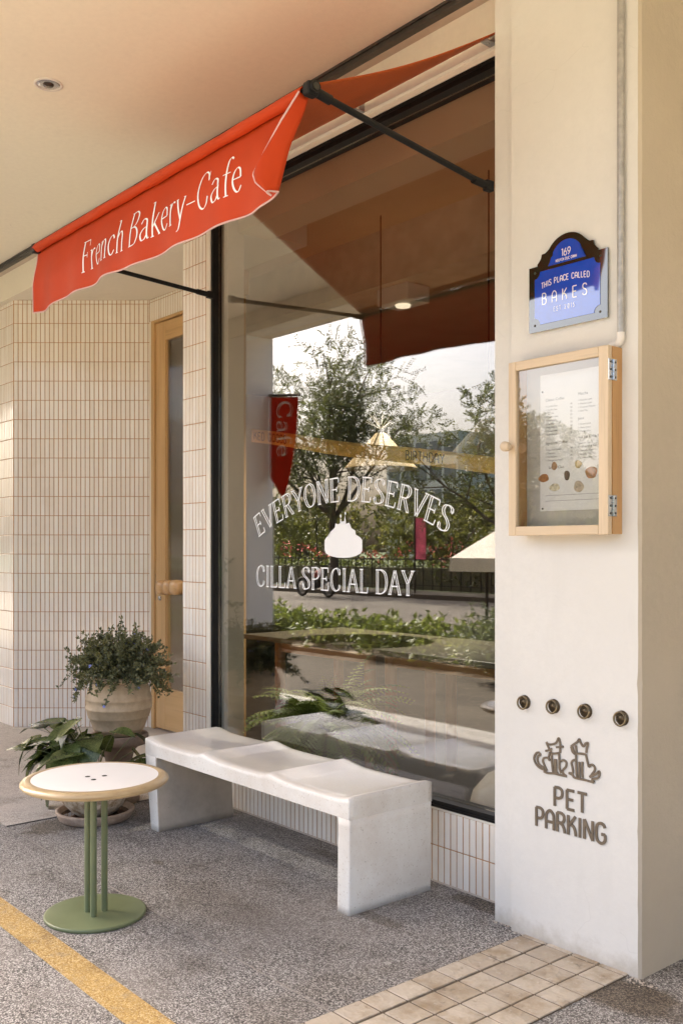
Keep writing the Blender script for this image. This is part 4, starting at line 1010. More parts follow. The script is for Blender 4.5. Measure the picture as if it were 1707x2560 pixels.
# ================================================================== TABLE
tc = (-3.19, 1.561)
tb = thing('side_table', 'small round white-topped table with wooden rim on sage green poles', 'table', (tc[0], tc[1], 0))
TZ = .492; TR = .2575
MB().lathe((*tc, 0), [(0, TZ), (TR - .037, TZ), (TR - .037, TZ - .006)], 72, False).build('tabletop', MT['laminate'], tb)
def rimwood():
    m, nt, p = mk('bent wood rim'); co = coords(nt)
    vm = N(nt, 'ShaderNodeMapping'); vm.inputs['Location'].default_value = (-tc[0], -tc[1], 0); nt.links.new(co, vm.inputs[0])
    gr = N(nt, 'ShaderNodeTexGradient', gradient_type='RADIAL'); nt.links.new(vm.outputs[0], gr.inputs[0])
    ln_ = N(nt, 'ShaderNodeVectorMath', operation='LENGTH'); nt.links.new(vm.outputs[0], ln_.inputs[0])
    cb_ = N(nt, 'ShaderNodeCombineXYZ'); nt.links.new(mth(nt, 'MULTIPLY', gr.outputs[1], 5), cb_.inputs[0]); nt.links.new(mth(nt, 'MULTIPLY', ln_.outputs['Value'], 60), cb_.inputs[1])
    g = noise(nt, cb_.outputs[0], 2.2, 6, .65)
    nt.links.new(ramp(nt, g, [(.3, lin(160, 134, 96)), (.55, lin(186, 162, 122)), (.75, lin(204, 182, 144))]), p.inputs['Base Color'])
    p.inputs['Roughness'].default_value = .32; p.inputs['Coat Weight'].default_value = .25; p.inputs['Coat Roughness'].default_value = .2
    return m
rim = MB().lathe((*tc, 0), [(TR - .037, TZ - .008), (TR - .037, TZ - .0005), (TR - .036, TZ + .0004), (TR - .022, TZ + .0002), (TR - .012, TZ - .0018), (TR - .005, TZ - .006), (TR - .0005, TZ - .011), (TR, TZ - .015), (TR - .001, TZ - .017), (TR - .0035, TZ - .018), (TR - .0035, TZ - .0198), (TR - .006, TZ - .024), (TR - .016, TZ - .0285), (TR - .06, TZ - .030), (TR - .06, TZ - .024)], 72)
ro = rim.build('rim', rimwood(), tb)
MB().lathe((*tc, 0), [(0, TZ - .0245), (TR - .058, TZ - .0245)], 48, False).build('underside', MT['oak'], tb)
MB().lathe((*tc, 0), [(0, .0135), (.171, .0135), (.1755, .0125), (.177, .010), (.177, .003), (.175, .0), (0, 0)], 72).build('base', MT['green'], tb)
cb_ = MB()
for px, py in ((202, 1950), (216, 1956), (240, 1942)):
    pass
DIRX = RT.copy()
for (u, v) in ((202.0, 2093), (215.5, 2104), (240.5, 2090)):
    d = ray(u, v); p = Vector((0, 0, EYE)) + d * ((.0135 - EYE) / d.z)
    MB().tube([(p.x, p.y, .0136), (p.x, p.y, TZ - .025)], .0115, 20).build('leg', MT['green'], tb)
    MB().lathe((p.x, p.y, TZ + .0002), [(0, .0012), (.0085, .0012), (.0095, .0002)], 20).build('screw_cap', MT['darkscrew'], tb)

# ================================================================== POTS AND PLANTS
def terracotta(name, a, b_, dirt, ds=.5, z0=0., vert=False):
    m, nt, p = mk(name); co = coords(nt)
    g = noise(nt, co, 9, 6, .65); g2 = noise(nt, co, 24, 5, .7)
    c = ramp(nt, g, [(.3, a), (.68, b_)])
    c = mixc(nt, c, dirt, mth(nt, 'MULTIPLY', ramp(nt, g2, [(.42, (0, 0, 0)), (.6, (1, 1, 1))]), ds))
    nt.links.new(c, p.inputs['Base Color']); p.inputs['Roughness'].default_value = .8
    bump(nt, p, g2, .25, .005); return m
t_warm = terracotta('sandy terracotta', (.46, .33, .20), (.60, .46, .30), (.34, .24, .15), .35)
t_pale = terracotta('lime stained terracotta', (.50, .41, .30), (.68, .60, .48), (.22, .135, .055), .9)
t_brown = terracotta('brown terracotta', (.26, .18, .13), (.34, .25, .19), (.16, .11, .08), .4)
soil = simple('dark potting soil', (.035, .026, .018), .95, 0, .4, 60, .4, 90)
stemm = simple('green brown stem', (.09, .085, .04), .7)
def leaf_quad(mb, base, d, up, ln_, wd, fold=.25, n=0):
    d = d.normalized(); sd_ = d.cross(up)
    if sd_.length < 1e-4: sd_ = d.orthogonal()
    sd_.normalize(); nn = sd_.cross(d)
    m = base + d * ln_ * .5 - nn * ln_ * .06; tip = base + d * ln_ - nn * ln_ * .12
    l_ = base + d * ln_ * .45 + sd_ * wd * .5 + nn * wd * fold; r_ = base + d * ln_ * .45 - sd_ * wd * .5 + nn * wd * fold
    mb.add([base, l_, tip, r_, m], [(0, 4, 1), (1, 4, 2), (2, 4, 3), (3, 4, 0)], True)
def rv(r): # random unit vector
    while 1:
        v = Vector((r.uniform(-1, 1), r.uniform(-1, 1), r.uniform(-1, 1)))
        if .05 < v.length < 1: return v.normalized()

# tall pot on its pedestal
px, py = -4.555, 2.36
p1 = thing('tall_planter', 'banded sandy terracotta urn on a brown pedestal by the door', 'plant pot', (px, py, 0))
MB().lathe((px, py, 0), [(0, .001), (.105, .001), (.108, .018), (.10, .03), (.078, .045), (.068, .10), (.068, .21), (.078, .262), (.105, .286), (.112, .290), (.140, .298), (.150, .310), (.151, .342), (.144, .350), (.130, .347), (.118, .335), (0, .334)], 48).build('pedestal', t_brown, p1)
prof = [(0, .286), (.095, .287), (.105, .292), (.128, .325), (.131, .327), (.132, .335), (.150, .385), (.1545, .387), (.155, .394), (.158, .398), (.165, .430), (.1685, .432), (.1685, .440), (.166, .444), (.167, .478), (.1695, .480), (.1690, .488), (.165, .492), (.157, .530), (.140, .566), (.132, .575), (.138, .580), (.140, .590), (.134, .596), (.120, .594), (.118, .57), (0, .565)]
MB().lathe((px, py, .05), prof, 56).build('urn', t_warm, p1)
MB().lathe((px, py, 0), [(0, .623), (.117, .620)], 24).build('soil', soil, p1)
pl1 = thing('flowering_shrub', 'bushy small-leaved shrub with tiny blue flowers in the sandy urn', 'plant', (px, py, .62))
rnd = random.Random(42); lf = MB(); stb = MB(); fl = MB()
lf_l = 0
for i in range(360):
    az = rnd.uniform(0, 2 * math.pi); el = rnd.uniform(.05, 1.5); L_ = rnd.uniform(.10, .225) + .02 * math.sin(el)
    d = Vector((math.cos(az) * math.cos(el), math.sin(az) * math.cos(el), math.sin(el)))
    trail = rnd.random() < .30 and el < .9
    front = math.cos(az - R(-50)) > .2
    if trail: L_ *= (.6 if front and rnd.random() < .7 else 1.25)
    if rnd.random() < .08 and not trail: L_ += .065
    p = Vector((px, py, .655)) + Vector((math.cos(az), math.sin(az), 0)) * rnd.uniform(.0, .105)
    pts = [p.copy()]; nseg = 12
    for k in range(nseg):
        d = (d + Vector((0, 0, -.15 if trail else -.03)) + rv(rnd) * .16).normalized()
        p = p + d * L_ / nseg; 
        rr_ = math.hypot(p.x - px, p.y - py)
        if p.z < .64 and rr_ < .172: 
            q = (p - Vector((px, py, p.z))).normalized() * .178; p.x, p.y = px + q.x, py + q.y
        pts.append(p.copy())
    stb.tube(pts[::2] + [pts[-1]], .0011, 4, False)
    for k in range(2, nseg + 1):
        for q in range(4 if k > 4 else 2):
            dd = (d * .25 + rv(rnd) + Vector((0, 0, .25))).normalized()
            leaf_quad(lf, pts[k] + rv(rnd) * .004, dd, rv(rnd), rnd.uniform(.015, .026), rnd.uniform(.010, .015))
    if rnd.random() < .08:
        for a in range(5):
            t = a * 2 * math.pi / 5; o_n = (pts[-1] - Vector((px, py, .62))).normalized(); s1 = o_n.orthogonal().normalized(); s2 = o_n.cross(s1)
            leaf_quad(fl, pts[-1] + o_n * .006, s1 * math.cos(t) + s2 * math.sin(t) + o_n * .3, o_n, .0095, .008)
lf.build('foliage', leafmat('small dark shrub leaf', (.055, .066, .026), (.27, .27, .14), .3, .36, 16), pl1)
stb.build('stem', stemm, pl1)
fl.build('blossom', simple('pale blue petals', (.24, .27, .62), .6), pl1)

# low pot in its saucer
qx, qy = -4.334, 2.12
sr = thing('plant_saucer', 'round terracotta saucer of water on the pebble floor', 'saucer', (qx, qy, 0))
MB().lathe((qx, qy, 0), [(0, .0005), (.160, .0005), (.170, .008), (.186, .040), (.187, .046), (.180, .050), (.170, .048), (.158, .018), (0, .014)], 56).build('dish', terracotta('salt stained saucer', (.40, .28, .20), (.52, .41, .32), (.24, .15, .10), .4), sr)
MB().lathe((qx, qy, 0), [(0, .026), (.1605, .026)], 40, False).build('water', simple('dark saucer water', (.045, .022, .014), .04), sr)
p2 = thing('bowl_planter', 'lime stained round terracotta bowl standing in the saucer', 'plant pot', (qx, qy, .03))
MB().lathe((qx, qy, 0), [(0, .0275), (.092, .0275), (.115, .045), (.150, .085), (.172, .13), (.180, .17), (.178, .20), (.184, .205), (.188, .215), (.186, .228), (.176, .232), (.168, .225), (.165, .20), (0, .195)], 56).build('bowl', t_pale, p2)
MB().lathe((qx, qy, 0), [(0, .206), (.164, .202)], 24).build('soil', soil, p2)
pl2 = thing('pothos_plant', 'broad leaved green pothos plant in the stained terracotta bowl', 'plant', (qx, qy, .2))
rnd = random.Random(12); bl = MB(); sb_ = MB()
def heart(mb, base, d, up, L_, wd, curl):
    d = d.normalized(); sd_ = d.cross(up).normalized(); nn = sd_.cross(d)
    prof_ = [(-.06, .0), (-.10, .30), (0, .46), (.15, .50), (.35, .46), (.55, .36), (.75, .22), (.9, .09), (1.0, 0)]
    vs = []; fs = []
    for (t, wq) in prof_:
        c_ = base + d * L_ * max(t, 0 if wq == 0 else t) - nn * L_ * curl * max(t, 0) ** 2
        for sg_, f in ((-1, 1), (-1, .5), (0, 0), (1, .5), (1, 1)):
            lift = (.16 * f - .05 * f * f)
            vs.append(c_ + sd_ * (sg_ * f * wq * wd) + nn * (lift * wq * wd + .012 * L_ * math.sin(9 * t + f * 3)))
    for i in range(len(prof_) - 1):
        for k in range(4): a = i * 5 + k; fs.append((a, a + 1, a + 6, a + 5))
    mb.add(vs, fs, True)
for i in range(74):
    az = rnd.uniform(0, 2 * math.pi); az = rnd.gauss(R(232), R(62)); el = rnd.uniform(.6, 1.4); L_ = rnd.uniform(.15, .33)
    if i < 14: az = rnd.uniform(R(190), R(250)); el = rnd.uniform(.7, 1.2); L_ = rnd.uniform(.2, .27)
    elif i < 19: az = rnd.uniform(R(0), R(40)); el = rnd.uniform(.5, .8); L_ = rnd.uniform(.16, .26)
    d = Vector((math.cos(az) * math.cos(el), math.sin(az) * math.cos(el), math.sin(el))); p = Vector((qx, qy, .205)) + Vector((d.x, d.y, 0)) * .06
    pts = [p.copy()]
    for k in range(6):
        d = (d + Vector((0, 0, -.10)) + rv(rnd) * .05).normalized(); p = p + d * L_ / 6; pts.append(p.copy())
    sb_.tube(pts, .0022, 5, False)
    ld = (Vector((d.x, d.y, 0)).normalized() * .8 + Vector((0, 0, rnd.uniform(-.9, .15))) + rv(rnd) * .35)
    heart(bl, p, ld, Vector((d.x * .3, d.y * .3 - .25, 1)) + rv(rnd) * .25, rnd.uniform(.115, .165), rnd.uniform(.095, .13), rnd.uniform(.1, .45))
for (u, v, dx, dz) in ((112, 1825, -.1, -1),):
    p = on_y(u, v, 2.02); heart(bl, p, Vector((dx, -.1, dz)), Vector((-.2, -1, .2)), .12, .09, .2)
    sb_.tube([(qx, qy, .22), ((p.x + qx) / 2, (p.y + qy) / 2, max(p.z, .24) - .01), tuple(p)], .0022, 5, False)
bl.build('foliage', leafmat('variegated pothos leaf', (.026, .045, .012), (.15, .185, .06), .25, .24, 9), pl2)
sb_.build('stem', simple('pale green stem', (.16, .17, .06), .5), pl2)

# ================================================================== INSIDE THE CAFE (seen through the window)
FZ = .012
def table_in(xa, xb, ya, yb_, h, label):
    t = thing('long_table', label, 'table', ((xa + xb) / 2, (ya + yb_) / 2, FZ), 'wooden tables behind the window')
    MB().bbox(xa, xb, ya, yb_, h - .03, h, .006).build('tabletop', simple('pale table surface', (.12, .10, .07), .4, 0, .05), t)
    f = MB().bbox(xa + .06, xb - .06, ya + .22, ya + .245, h - .12, h - .031, .004).bbox(xa + .06, xb - .06, yb_ - .10, yb_ - .075, h - .12, h - .031, .004)
    f.build('apron', MT['inwoodx'], t)
    for x in (xa + .07, xb - .07):
        for y in (ya + .235, yb_ - .085):
            MB().tube([(x, y, FZ), (x, y, h - .20), (x, y, h - .05), (x, y, h - .035)], [.031, .034, .034, .03], 18).build('leg', MT['inwood'], t)
table_in(-4.97, -3.985, 3.42, 4.22, .775, 'pale topped wooden table inside the window, behind the fern')
table_in(-3.955, -2.55, 3.42, 4.22, .775, 'pale topped wooden table inside the window, behind the beige vase')
MT['shade'] = wood('tan paper shade', (.24, .17, .085), (.36, .27, .145), 'z', .7, 20)
def lamp(x, y, z, label):
    t = thing('pendant_lamp', label, 'pendant lamp', (x, y, z), 'cone lamps behind the window')
    MB().lathe((x, y, z), [(.028, .218), (.035, .212), (.222, .004), (.225, 0), (.220, .001), (.034, .207)], 40).build('lamp_shade', MT['shade'], t)
    MB().tube([(x, y, z + .21), (x, y, ZC - .031)], .004, 6).build('cord', MT['black'], t)
    s_ = MB()
    for k in range(14):
        a = k * 2 * math.pi / 14; e = .9 if k % 2 else .45
        s_.tube([(x, y, z + .24), (x + .11 * math.cos(a) * math.cos(e), y + .11 * math.sin(a) * math.cos(e), z + .24 + .12 * math.sin(e))], .0014, 4)
    s_.build('starburst', MT['pvc'], t)
lamp(-4.31, 3.97, 1.785, 'tan cone lampshade hanging in the middle of the window')
lamp(-3.42, 3.93, 1.785, 'tan cone lampshade partly hidden by the white pillar')
rb = thing('ribbon_banner', 'yellow lettered ribbon banner strung across inside the window', 'banner', (-4.0, 3.75, 1.9))
ra, rc = on_y(578, 985, 3.55), on_y(1180, 1052, 3.55); rh = .083
def rib(u, v):
    p = ra.lerp(rc, u); return (p.x, p.y + .012 * math.sin(u * 17), p.z - v * rh + .004 * math.sin(u * 11) - .01 * math.sin(math.pi * u))
solid(MB().grid(rib, 60, 3).build('ribbon', simple('mustard ribbon', (.88, .58, .15), .7, 0, .12, 14), rb), .002)
dirv = (rc - ra); Lr = dirv.length; dirv.normalize()
def rpl(u0):
    def f(x, y, l):
        u = u0 + x / Lr; p = Vector(rib(u, .78)); return (p.x, p.y - .004 - l, p.z + y)
    return f
mb = text('KED GOODS', G2, .047, rpl(.012), .14, .14, 1.2, .16, mono=True)
q = text('BIRTHDAY', G2, .047, rpl(.665), .14, .14, 1.1, .14, mono=True); mb.add(q.v, q.f)
mb.build('lettering', simple('brown ribbon print', (.16, .10, .05), .7), rb)
vx, vy = -2.52, 3.05
vs_ = thing('floor_vase', 'round beige clay vase on the floor inside by the pillar', 'vase', (vx, vy, FZ))
MB().lathe((vx, vy, FZ), [(0, .001), (.10, .001), (.15, .06), (.185, .16), (.19, .22), (.165, .31), (.11, .375), (.062, .40), (.055, .42), (.070, .445), (.066, .452), (.048, .43), (.05, .39), (0, .36)], 44).build('body', terracotta('beige clay', (.52, .44, .33), (.62, .55, .43), (.40, .33, .24), .4), vs_)
# fern in a clay pot behind the glass
fx, fy = -3.88, 3.20
fp = thing('fern_pot', 'dark clay pot inside the window under the fern', 'plant pot', (fx, fy, FZ))
MB().lathe((fx, fy, FZ), [(0, .001), (.09, .001), (.13, .22), (.145, .33), (.150, .34), (.150, .36), (.138, .36), (.13, .33), (0, .325)], 36).build('pot', t_brown, fp)
MB().lathe((fx, fy, FZ), [(0, .338), (.13, .335)], 20).build('soil', soil, fp)
fn = thing('fern', 'arching green fern inside the window, growing in a dark clay pot', 'fern', (fx, fy, .34))
rnd = random.Random(8); fr_ = MB(); fs_ = MB()
for i in range(125):
    az = rnd.uniform(0, 2 * math.pi); el = rnd.uniform(.15, 1.35); L_ = rnd.uniform(.27, .52)
    d = Vector((math.cos(az) * math.cos(el), math.sin(az) * math.cos(el), math.sin(el))); p = Vector((fx, fy, .345)) + Vector((d.x, d.y, 0)) * .05
    pts = [p.copy()]; ns = 20
    for k in range(ns):
        d = (d + Vector((0, 0, -.085)) + rv(rnd) * .03).normalized(); p = p + d * L_ / ns
        p.y = max(p.y, YG + .03); pts.append(p.copy())
    fs_.tube(pts[::4], .0016, 4, False)
    up = Vector((0, 0, 1))
    for k in range(3, ns + 1):
        dd = (pts[k] - pts[k - 1]).normalized(); sd_ = dd.cross(up)
        if sd_.length < .05: continue
        sd_.normalize(); wl = .060 * math.sin(math.pi * (.12 + .86 * k / ns)) + .006
        for sg_ in (-1, 1): leaf_quad(fr_, pts[k], sd_ * sg_ + dd * .45 + Vector((0, 0, -.15)), up, wl, .019, .1)
fr_.build('frond', leafmat('fern green', (.20, .28, .07), (.40, .48, .17), .45, .45, 6), fn)
fs_.build('stem', simple('fern stem', (.12, .12, .04), .6), fn)
el_ = thing('ceiling_spotlight', 'small white box spotlight under the beam inside the cafe', 'spotlight', (-3.9, 4.3, 2.96))
ep = on_y(925, 650, 4.30)
MB().bbox(ep.x - .14, ep.x + .14, 4.2, 4.4, 2.86, 2.968, .008).build('housing', MT['pvc'], el_)
lm, lnt, lp = mk('lit spotlight lens'); lp.inputs['Emission Color'].default_value = (1, .86, .62, 1); lp.inputs['Emission Strength'].default_value = .3
MB().lathe((ep.x, 4.30, 2.859), [(.05, 0), (.045, -.012), (.02, -.014), (0, -.010)], 24).build('lens', lm, el_)
ld_ = bpy.data.lights.new('cafe_spot', 'SPOT'); ld_.energy = 130; ld_.color = (1, .93, .80); ld_.spot_size = R(112); ld_.spot_blend = 1; ld_.shadow_soft_size = .015
lo_ = bpy.data.objects.new('cafe_spot', ld_); C.objects.link(lo_); lo_.location = (ep.x, 4.30, 2.842)
# ================================================================== STREET SIDE (seen only as reflections in the glass)
col = thing('arcade_column', 'broad white arcade column by the street, mirrored in the window', 'column', (-7.5, .6, 0))
MB().bbox(-8.35, -6.94, .452, .75, -.30, 3.168, .012).build('shaft', simple('white column paint', (.84, .81, .76), .7, 0, .04, 2), col)
MB().bbox(-8.37, -6.92, .43, .77, .002, .12, .01).build('base_course', MT['wall'], col)
bnr = thing('hanging_banner', 'red cloth banner hung on the white arcade column, mirrored in the window', 'banner', (-6.8, .5, 2.7))
# pointed pennant hanging from a short rod
P = [(-6.93, 2.645), (-6.52, 2.60), (-6.55, 2.27), (-6.64, 1.94), (-6.73, 1.72), (-6.93, 1.93)]
fixn(MB().poly([(x, .50, z) for x, z in P], (0, 1, 0), .003).build('cloth', MT['banner_red'], bnr))
MB().tube([(-6.95, .497, 2.66), (-6.50, .497, 2.615)], .012, 10).build('rod', MT['black'], bnr)
mb = text('Cafe', G, .20, lambda x, y, l: (-6.82 + y, .5015 + l, 2.585 - x), .10, .04, 1.0, .05, fit=.48)
mb.build('lettering', MT['white'], bnr)

def bush(mb, c, rx, ry, rz, n, ll, r, flat=.0):
    for i in range(n):
        v = rv(r) * (r.random() ** .45); p = Vector(c) + Vector((v.x * rx, v.y * ry, abs(v.z) * rz if flat else v.z * rz))
        leaf_quad(mb, p, v * .6 + rv(r) + Vector((0, 0, .3)), rv(r), ll * r.uniform(.6, 1.3), ll * r.uniform(.35, .6))
hedge_l = leafmat('planting strip leaf', (.06, .085, .024), (.24, .27, .10), .4, .5, 1.6)
rnd = random.Random(77)
shrub_group = 'low shrubs along the planting strip'
sh = []
for k in range(3):
    t = thing('low_shrub', 'low leafy shrub in the planting strip mirrored in the window', 'shrub', (0, 0, 0), shrub_group)
    m = MB()
    for q in range(16): bush(m, (rnd.uniform(-.45, .45), rnd.uniform(-.28, .28), rnd.uniform(.08, .22)), .16, .15, rnd.uniform(.10, .22), 46, .075, rnd)
    m.build('foliage', hedge_l, t)
    s_ = MB()
    for q in range(9):
        x, y = rnd.uniform(-.4, .4), rnd.uniform(-.25, .25); s_.tube([(x, y, 0), (x + rnd.uniform(-.1, .1), y, .26)], .006, 5)
    s_.build('stem', stemm, t); sh.append(t)
kk = 0
for i in range(15):
    x = -13.4 + i * .62; y = -2.55 - rnd.uniform(-.12, .12)
    z = -.004 + .06
    if i < 3: sh[i].location = (x, y, z)
    else: copy_tree(sh[i % 3], (x, y, z), rnd.uniform(0, 6), rnd.uniform(1.1, 1.4))
tag(MB().bbox(-14.2, -3.8, -3.0, -2.05, -.01, .055, .01).build('planting_bed', MT['earth']), kind='structure')
tg = thing('grey_shrub', 'upright grey-green shrub beside the planting strip near the arcade', 'shrub', (-6.22, -1.75, 0))
m = MB()
for i in range(110):
    a = rnd.uniform(0, 6.28); e = rnd.uniform(.5, 1.5); L_ = rnd.uniform(.3, .75); d = Vector((math.cos(a) * math.cos(e), math.sin(a) * math.cos(e), math.sin(e))); p = Vector((-6.22, -1.75, .05))
    for k in range(14):
        p = p + d * L_ / 14
        for q in range(3): leaf_quad(m, p.copy(), d * .6 + rv(rnd), rv(rnd), .075, .020)
m.build('foliage', leafmat('grey green leaf', (.075, .095, .06), (.22, .25, .18), .3, .5, 2), tg)
MB().tube([(-6.22, -1.75, 0), (-6.22, -1.75, .4)], .02, 8).build('stem', stemm, tg)
ys = thing('young_tree', 'thin young potted tree at the foot of the arcade column', 'small tree', (-7.35, .98, 0))
m = MB(); s_ = MB()
for i in range(26):
    a = rnd.uniform(0, 6.28); e = rnd.uniform(.1, 1.3); L_ = rnd.uniform(.25, .6); p = Vector((-7.35, .98, rnd.uniform(.45, .95))); d = Vector((math.cos(a) * math.cos(e), math.sin(a) * math.cos(e) , math.sin(e))); pts = [p.copy()]
    for k in range(9):
        d = (d + Vector((0, 0, -.06)) + rv(rnd) * .1).normalized(); p = p + d * L_ / 9; p.y = max(p.y, .80); pts.append(p.copy())
        for q in range(3): leaf_quad(m, p.copy(), d * .4 + rv(rnd), rv(rnd), .07, .035)
    s_.tube(pts, .004, 4, False)
s_.tube([(-7.35, .98, .30), (-7.34, .98, 1.0)], .013, 7)
m.build('crown', leafmat('young tree leaf', (.035, .055, .02), (.10, .13, .06), .3), ys); s_.build('trunk', stemm, ys)
MB().lathe((-7.35, .98, 0), [(0, .002), (.13, .002), (.18, .30), (.19, .32), (.17, .32), (.16, .28), (0, .27)], 30).build('pot', t_brown, ys)

# street trees
bark = simple('grey brown bark', (.085, .068, .05), .9, 0, .35, 9, .5, 30)
tl = [leafmat('street tree leaf', (.035, .050, .020), (.145, .16, .072), .40, .45, .55), leafmat('park tree leaf', (.05, .065, .02), (.22, .215, .075), .42, .5, .45)]
def tree(name, label, loc, h, spread, seed, leaves, ll, mat, trunk_h=.42, group=None, dense=False):
    r = random.Random(seed); t = thing(name, label, 'tree', loc, group); L0 = Vector(loc)
    tk = MB(); cw = MB()
    top = L0 + Vector((r.uniform(-.3, .3), r.uniform(-.2, .2), h * trunk_h))
    tk.tube([L0, L0.lerp(top, .5) + Vector((.06 * h * r.uniform(-.5, .5), 0, 0)), top], [h * .026, h * .02, h * .016], 9)
    ends = []
    for i in range(9):
        a = 2 * math.pi * i / 9 + r.uniform(-.3, .3); e = r.uniform(.35, 1.25); L_ = h * (1 - trunk_h) * r.uniform(.6, .95)
        d = Vector((math.cos(a) * math.cos(e) * spread, math.sin(a) * math.cos(e) * spread, math.sin(e))).normalized()
        p = top.copy() - Vector((0, 0, r.uniform(0, .14) * h)); pts = [p.copy()]
        for k in range(5):
            d = (d + rv(r) * .22 + Vector((0, 0, .03))).normalized(); p = p + d * L_ / 5; pts.append(p.copy())
            if k >= 1:
                for q in range(2):
                    d2 = (d + rv(r) * .95).normalized(); e_ = p + d2 * L_ * r.uniform(.2, .42)
                    tk.tube([p, p.lerp(e_, .5) + rv(r) * .04 * h * .2, e_], [h * .0045, h * .003, h * .0015], 5, False); ends.append((e_, d2))
        tk.tube(pts, [h * .011 * (1 - k / 6.5) for k in range(6)], 7, False); ends.append((pts[-1], d))
    per = leaves // len(ends)
    for e_, d2 in ends:
        for q in range(max(1, per // 16)):
            dd = (d2 * .5 + rv(r) + Vector((0, 0, .12))).normalized(); p = e_ + rv(r) * h * (.075 if not dense else .11); lw = h * .085 * r.uniform(.6, 1.2)
            sd_ = dd.cross(rv(r)).normalized()
            for k in range(8):      # a feathery compound leaf
                b_ = p + dd * lw * k / 8 + Vector((0, 0, -.004 * k * k * .12 * h * .1))
                for sg_ in (-1, 1): leaf_quad(cw, b_, sd_ * sg_ + dd * .6 + rv(r) * .25, rv(r), ll * r.uniform(.7, 1.2), ll * .42)
    tk.build('trunk', bark, t); cw.build('crown', mat, t); return t
tree('street_tree', 'tall feathery dark tree across the road, mirrored behind the cone lamp', (-24.6, -14.95, 0), 7.2, .85, 5, 36000, .10, tl[0], .36)
tree('street_tree', 'smaller feathery tree across the road, mirrored above the stall canopy', (-16.6, -15.1, 0), 5.5, .6, 9, 22000, .10, tl[0], .34)
bt = [tree('park_tree', '', (-34 + 0, -22, 0), 4.3, 1.5, 31, 9000, .17, tl[1], .20, 'park trees behind the road', True), tree('park_tree', '', (-27, -23, 0), 4.0, 1.6, 33, 9000, .17, tl[1], .18, 'park trees behind the road', True)]
for b_ in bt: b_['label'] = 'sunlit bushy park tree behind the road, mirrored in the window'
for (x, y, s_, k, rz) in ((-20.5, -21, .9, 0, 1.0), (-40, -25, 1.05, 1, 2.0), (-15.5, -22.5, 1.0, 1, 3.1), (-30.5, -27, 1.1, 0, 4.0), (-23.5, -27.5, 1.1, 1, 5.2), (-18, -28, 1.15, 0, .5), (-12.5, -26, 1.1, 1, 2.5), (-46, -30, 1.2, 0, 1.5), (-37, -33, 1.25, 1, 4.5), (-10, -20.5, .8, 0, 3.3), (-27, -34, 1.3, 0, 2.2), (-19, -35, 1.3, 1, 3.7)):
    copy_tree(bt[k], (x, y, 0), rz, s_)
rnd = random.Random(99)
hg = thing('park_hedge', 'long clipped green hedge along the far side of the road', 'hedge', (-25, -16.6, 0))
m = MB()
for i in range(210): bush(m, (-48 + i * .2, -16.6 + rnd.uniform(-.2, .2), rnd.uniform(.25, .75)), .3, .3, .32, 26, .15, rnd)
m.build('foliage', leafmat('hedge leaf', (.030, .045, .012), (.13, .145, .05), .3, .5, .8), hg)
MB().box(-48, -6, -16.75, -16.45, 0, .7).build('stem', stemm, hg)
fm = MB()
for i in range(105): fm.tube([(-48 + i * .4, -16.15, -.01), (-48 + i * .4, -16.15, 1.05)], .018, 5)
fm.box(-48, -6, -16.17, -16.13, .96, 1.0).box(-48, -6, -16.17, -16.13, .14, .18)
fe = thing('park_fence', 'thin dark railing in front of the far hedge', 'fence', (-25, -16.15, 0)); fm.build('railing', MT['black'], fe)
# pink flowering clumps
m = MB()
pf = thing('flower_bed', 'clumps of pink flowers in front of the park trees', 'flowers', (-24, -17.8, 0))
for i in range(26): bush(m, (-31 + i * .55 + rnd.uniform(-.2, .2), -17.8 + rnd.uniform(-.4, .4), 1.0 + rnd.uniform(-.15, .5)), .3, .3, .2, 9, .16, rnd)
m.build('blossom', simple('pink blossom', (.75, .16, .14), .7), pf)
m = MB()
for i in range(40): bush(m, (-31 + i * .36, -17.8, .6), .35, .4, .55, 30, .16, rnd)
m.build('foliage', hedge_l, pf)
# street banner, parked stall parasol, far office block
sb_ = thing('street_banner', 'narrow pink vertical banner on a post across the road', 'banner', (-20.6, -14.8, 0))
MB().tube([(-20.6, -14.8, 0), (-20.6, -14.8, 2.3)], .03, 8).build('post', MT['black'], sb_)
MB().bbox(-20.57, -20.15, -14.82, -14.80, 1.0, 2.22, .004).build('cloth', simple('pink banner print', (.70, .10, .16), .7, 0, .5, 4), sb_)
ps = thing('stall_parasol', 'cream canvas stall canopy on a post beside the near shrubs', 'parasol', (-7.85, -3.6, 0))
c0 = Vector((-7.78, -3.6, 0))
cn = MB(); rp = [Vector((c0.x + .62 * math.cos(t), c0.y + .62 * math.sin(t), 1.19)) for t in [R(35 + 90 * i) for i in range(4)]]
ap = Vector((c0.x, c0.y, 1.56)); dn = [p + Vector(((p.x - c0.x) * .03, (p.y - c0.y) * .03, -.16)) for p in rp]
cn.add([ap] + rp, [(0, 1, 2), (0, 2, 3), (0, 3, 4), (0, 4, 1)]).add(rp + dn, [(i, (i + 1) % 4, 4 + (i + 1) % 4, 4 + i) for i in range(4)])
solid(cn.build('canopy', clothmat('cream canvas', (.74, .68, .60), .2), ps), .004)
MB().tube([(c0.x - .22, c0.y, -.004), (c0.x - .22, c0.y, 1.30)], .022, 10).lathe((c0.x - .22, c0.y, -.004), [(0, .05), (.16, .05), (.18, .03), (.18, 0), (0, 0)], 24).build('post', MT['black'], ps)
mbk = thing('motorbike', 'dark motorbike standing at the far side of the road', 'motorbike', (-22.6, -12.6, -.13))
mx_, my_, mz_ = -22.6, -12.6, -.13
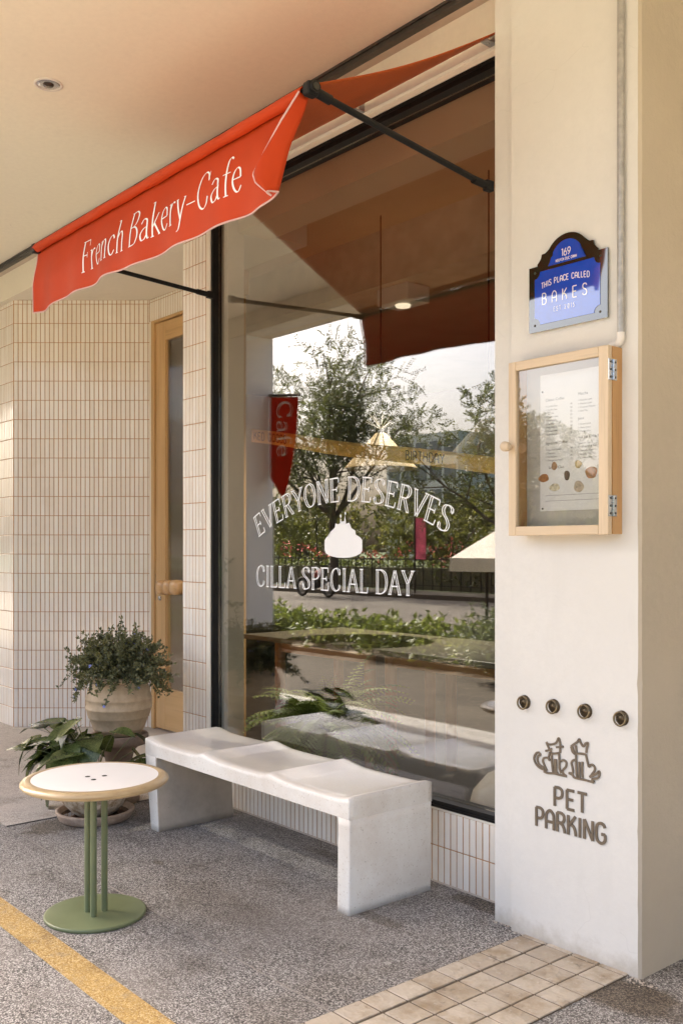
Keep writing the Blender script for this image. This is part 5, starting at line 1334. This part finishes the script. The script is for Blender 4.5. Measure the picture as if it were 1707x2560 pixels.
for sx_ in (-.62, .62):
    whl = MB().grid(lambda u, v: (mx_ + sx_ + (.25 + .05 * math.cos(2 * math.pi * v)) * math.cos(2 * math.pi * u), my_ + .045 * math.sin(2 * math.pi * v), mz_ + .30 + (.25 + .05 * math.cos(2 * math.pi * v)) * math.sin(2 * math.pi * u)), 24, 8)
    wo_ = whl.build('wheel', MT['black'], mbk)
    MB().lathe((mx_ + sx_, my_, mz_ + .30), [(0, .05), (.06, .05), (.19, .01), (.19, -.01), (.06, -.05), (0, -.05)], 20, True, 'y').build('rim', MT['galv'], wo_)
MB().tube([(mx_ - .62, my_, mz_ + .30), (mx_ - .25, my_, mz_ + .42), (mx_ + .1, my_, mz_ + .45), (mx_ + .42, my_, mz_ + .85), (mx_ + .62, my_, mz_ + .30)], .035, 8).tube([(mx_ - .3, my_, mz_ + .35), (mx_ - .05, my_, mz_ + .40), (mx_ + .15, my_, mz_ + .38)], [.10, .17, .11], 12).build('frame', MT['black'], mbk)
MB().tube([(mx_ - .62, my_, mz_ + .72), (mx_ - .3, my_, mz_ + .70), (mx_ + .02, my_, mz_ + .66)], [.07, .12, .09], 12).build('seat', simple('dark vinyl', (.02, .018, .016), .5), mbk)
MB().tube([(mx_ + .02, my_, mz_ + .66), (mx_ + .2, my_, mz_ + .72), (mx_ + .36, my_, mz_ + .74)], [.08, .14, .07], 12).build('tank', simple('dull red paint', (.22, .03, .02), .3), mbk)
MB().tube([(mx_ + .36, my_ - .32, mz_ + 1.0), (mx_ + .44, my_ - .1, mz_ + .94), (mx_ + .44, my_ + .1, mz_ + .94), (mx_ + .36, my_ + .32, mz_ + 1.0)], .016, 8).build('handlebar', MT['black'], mbk)
of = thing('office_block', 'pale blue-grey office block far behind the park trees', 'building', (-75, -76, 0))
MB().box(-81, -70, -82, -70, -.4, 13.9).build('wall', simple('pale blue panels', (.46, .46, .45), .5), of)
wn = MB()
for i in range(5):
    for j in range(5): wn.box(-80.6 + j * 2.15, -78.9 + j * 2.15, -69.99, -69.95, 1.0 + i * 2.6, 2.6 + i * 2.6)
wn.build('window', simple('dark office glass', (.13, .145, .15), .25), of, 'bands of dark office windows')
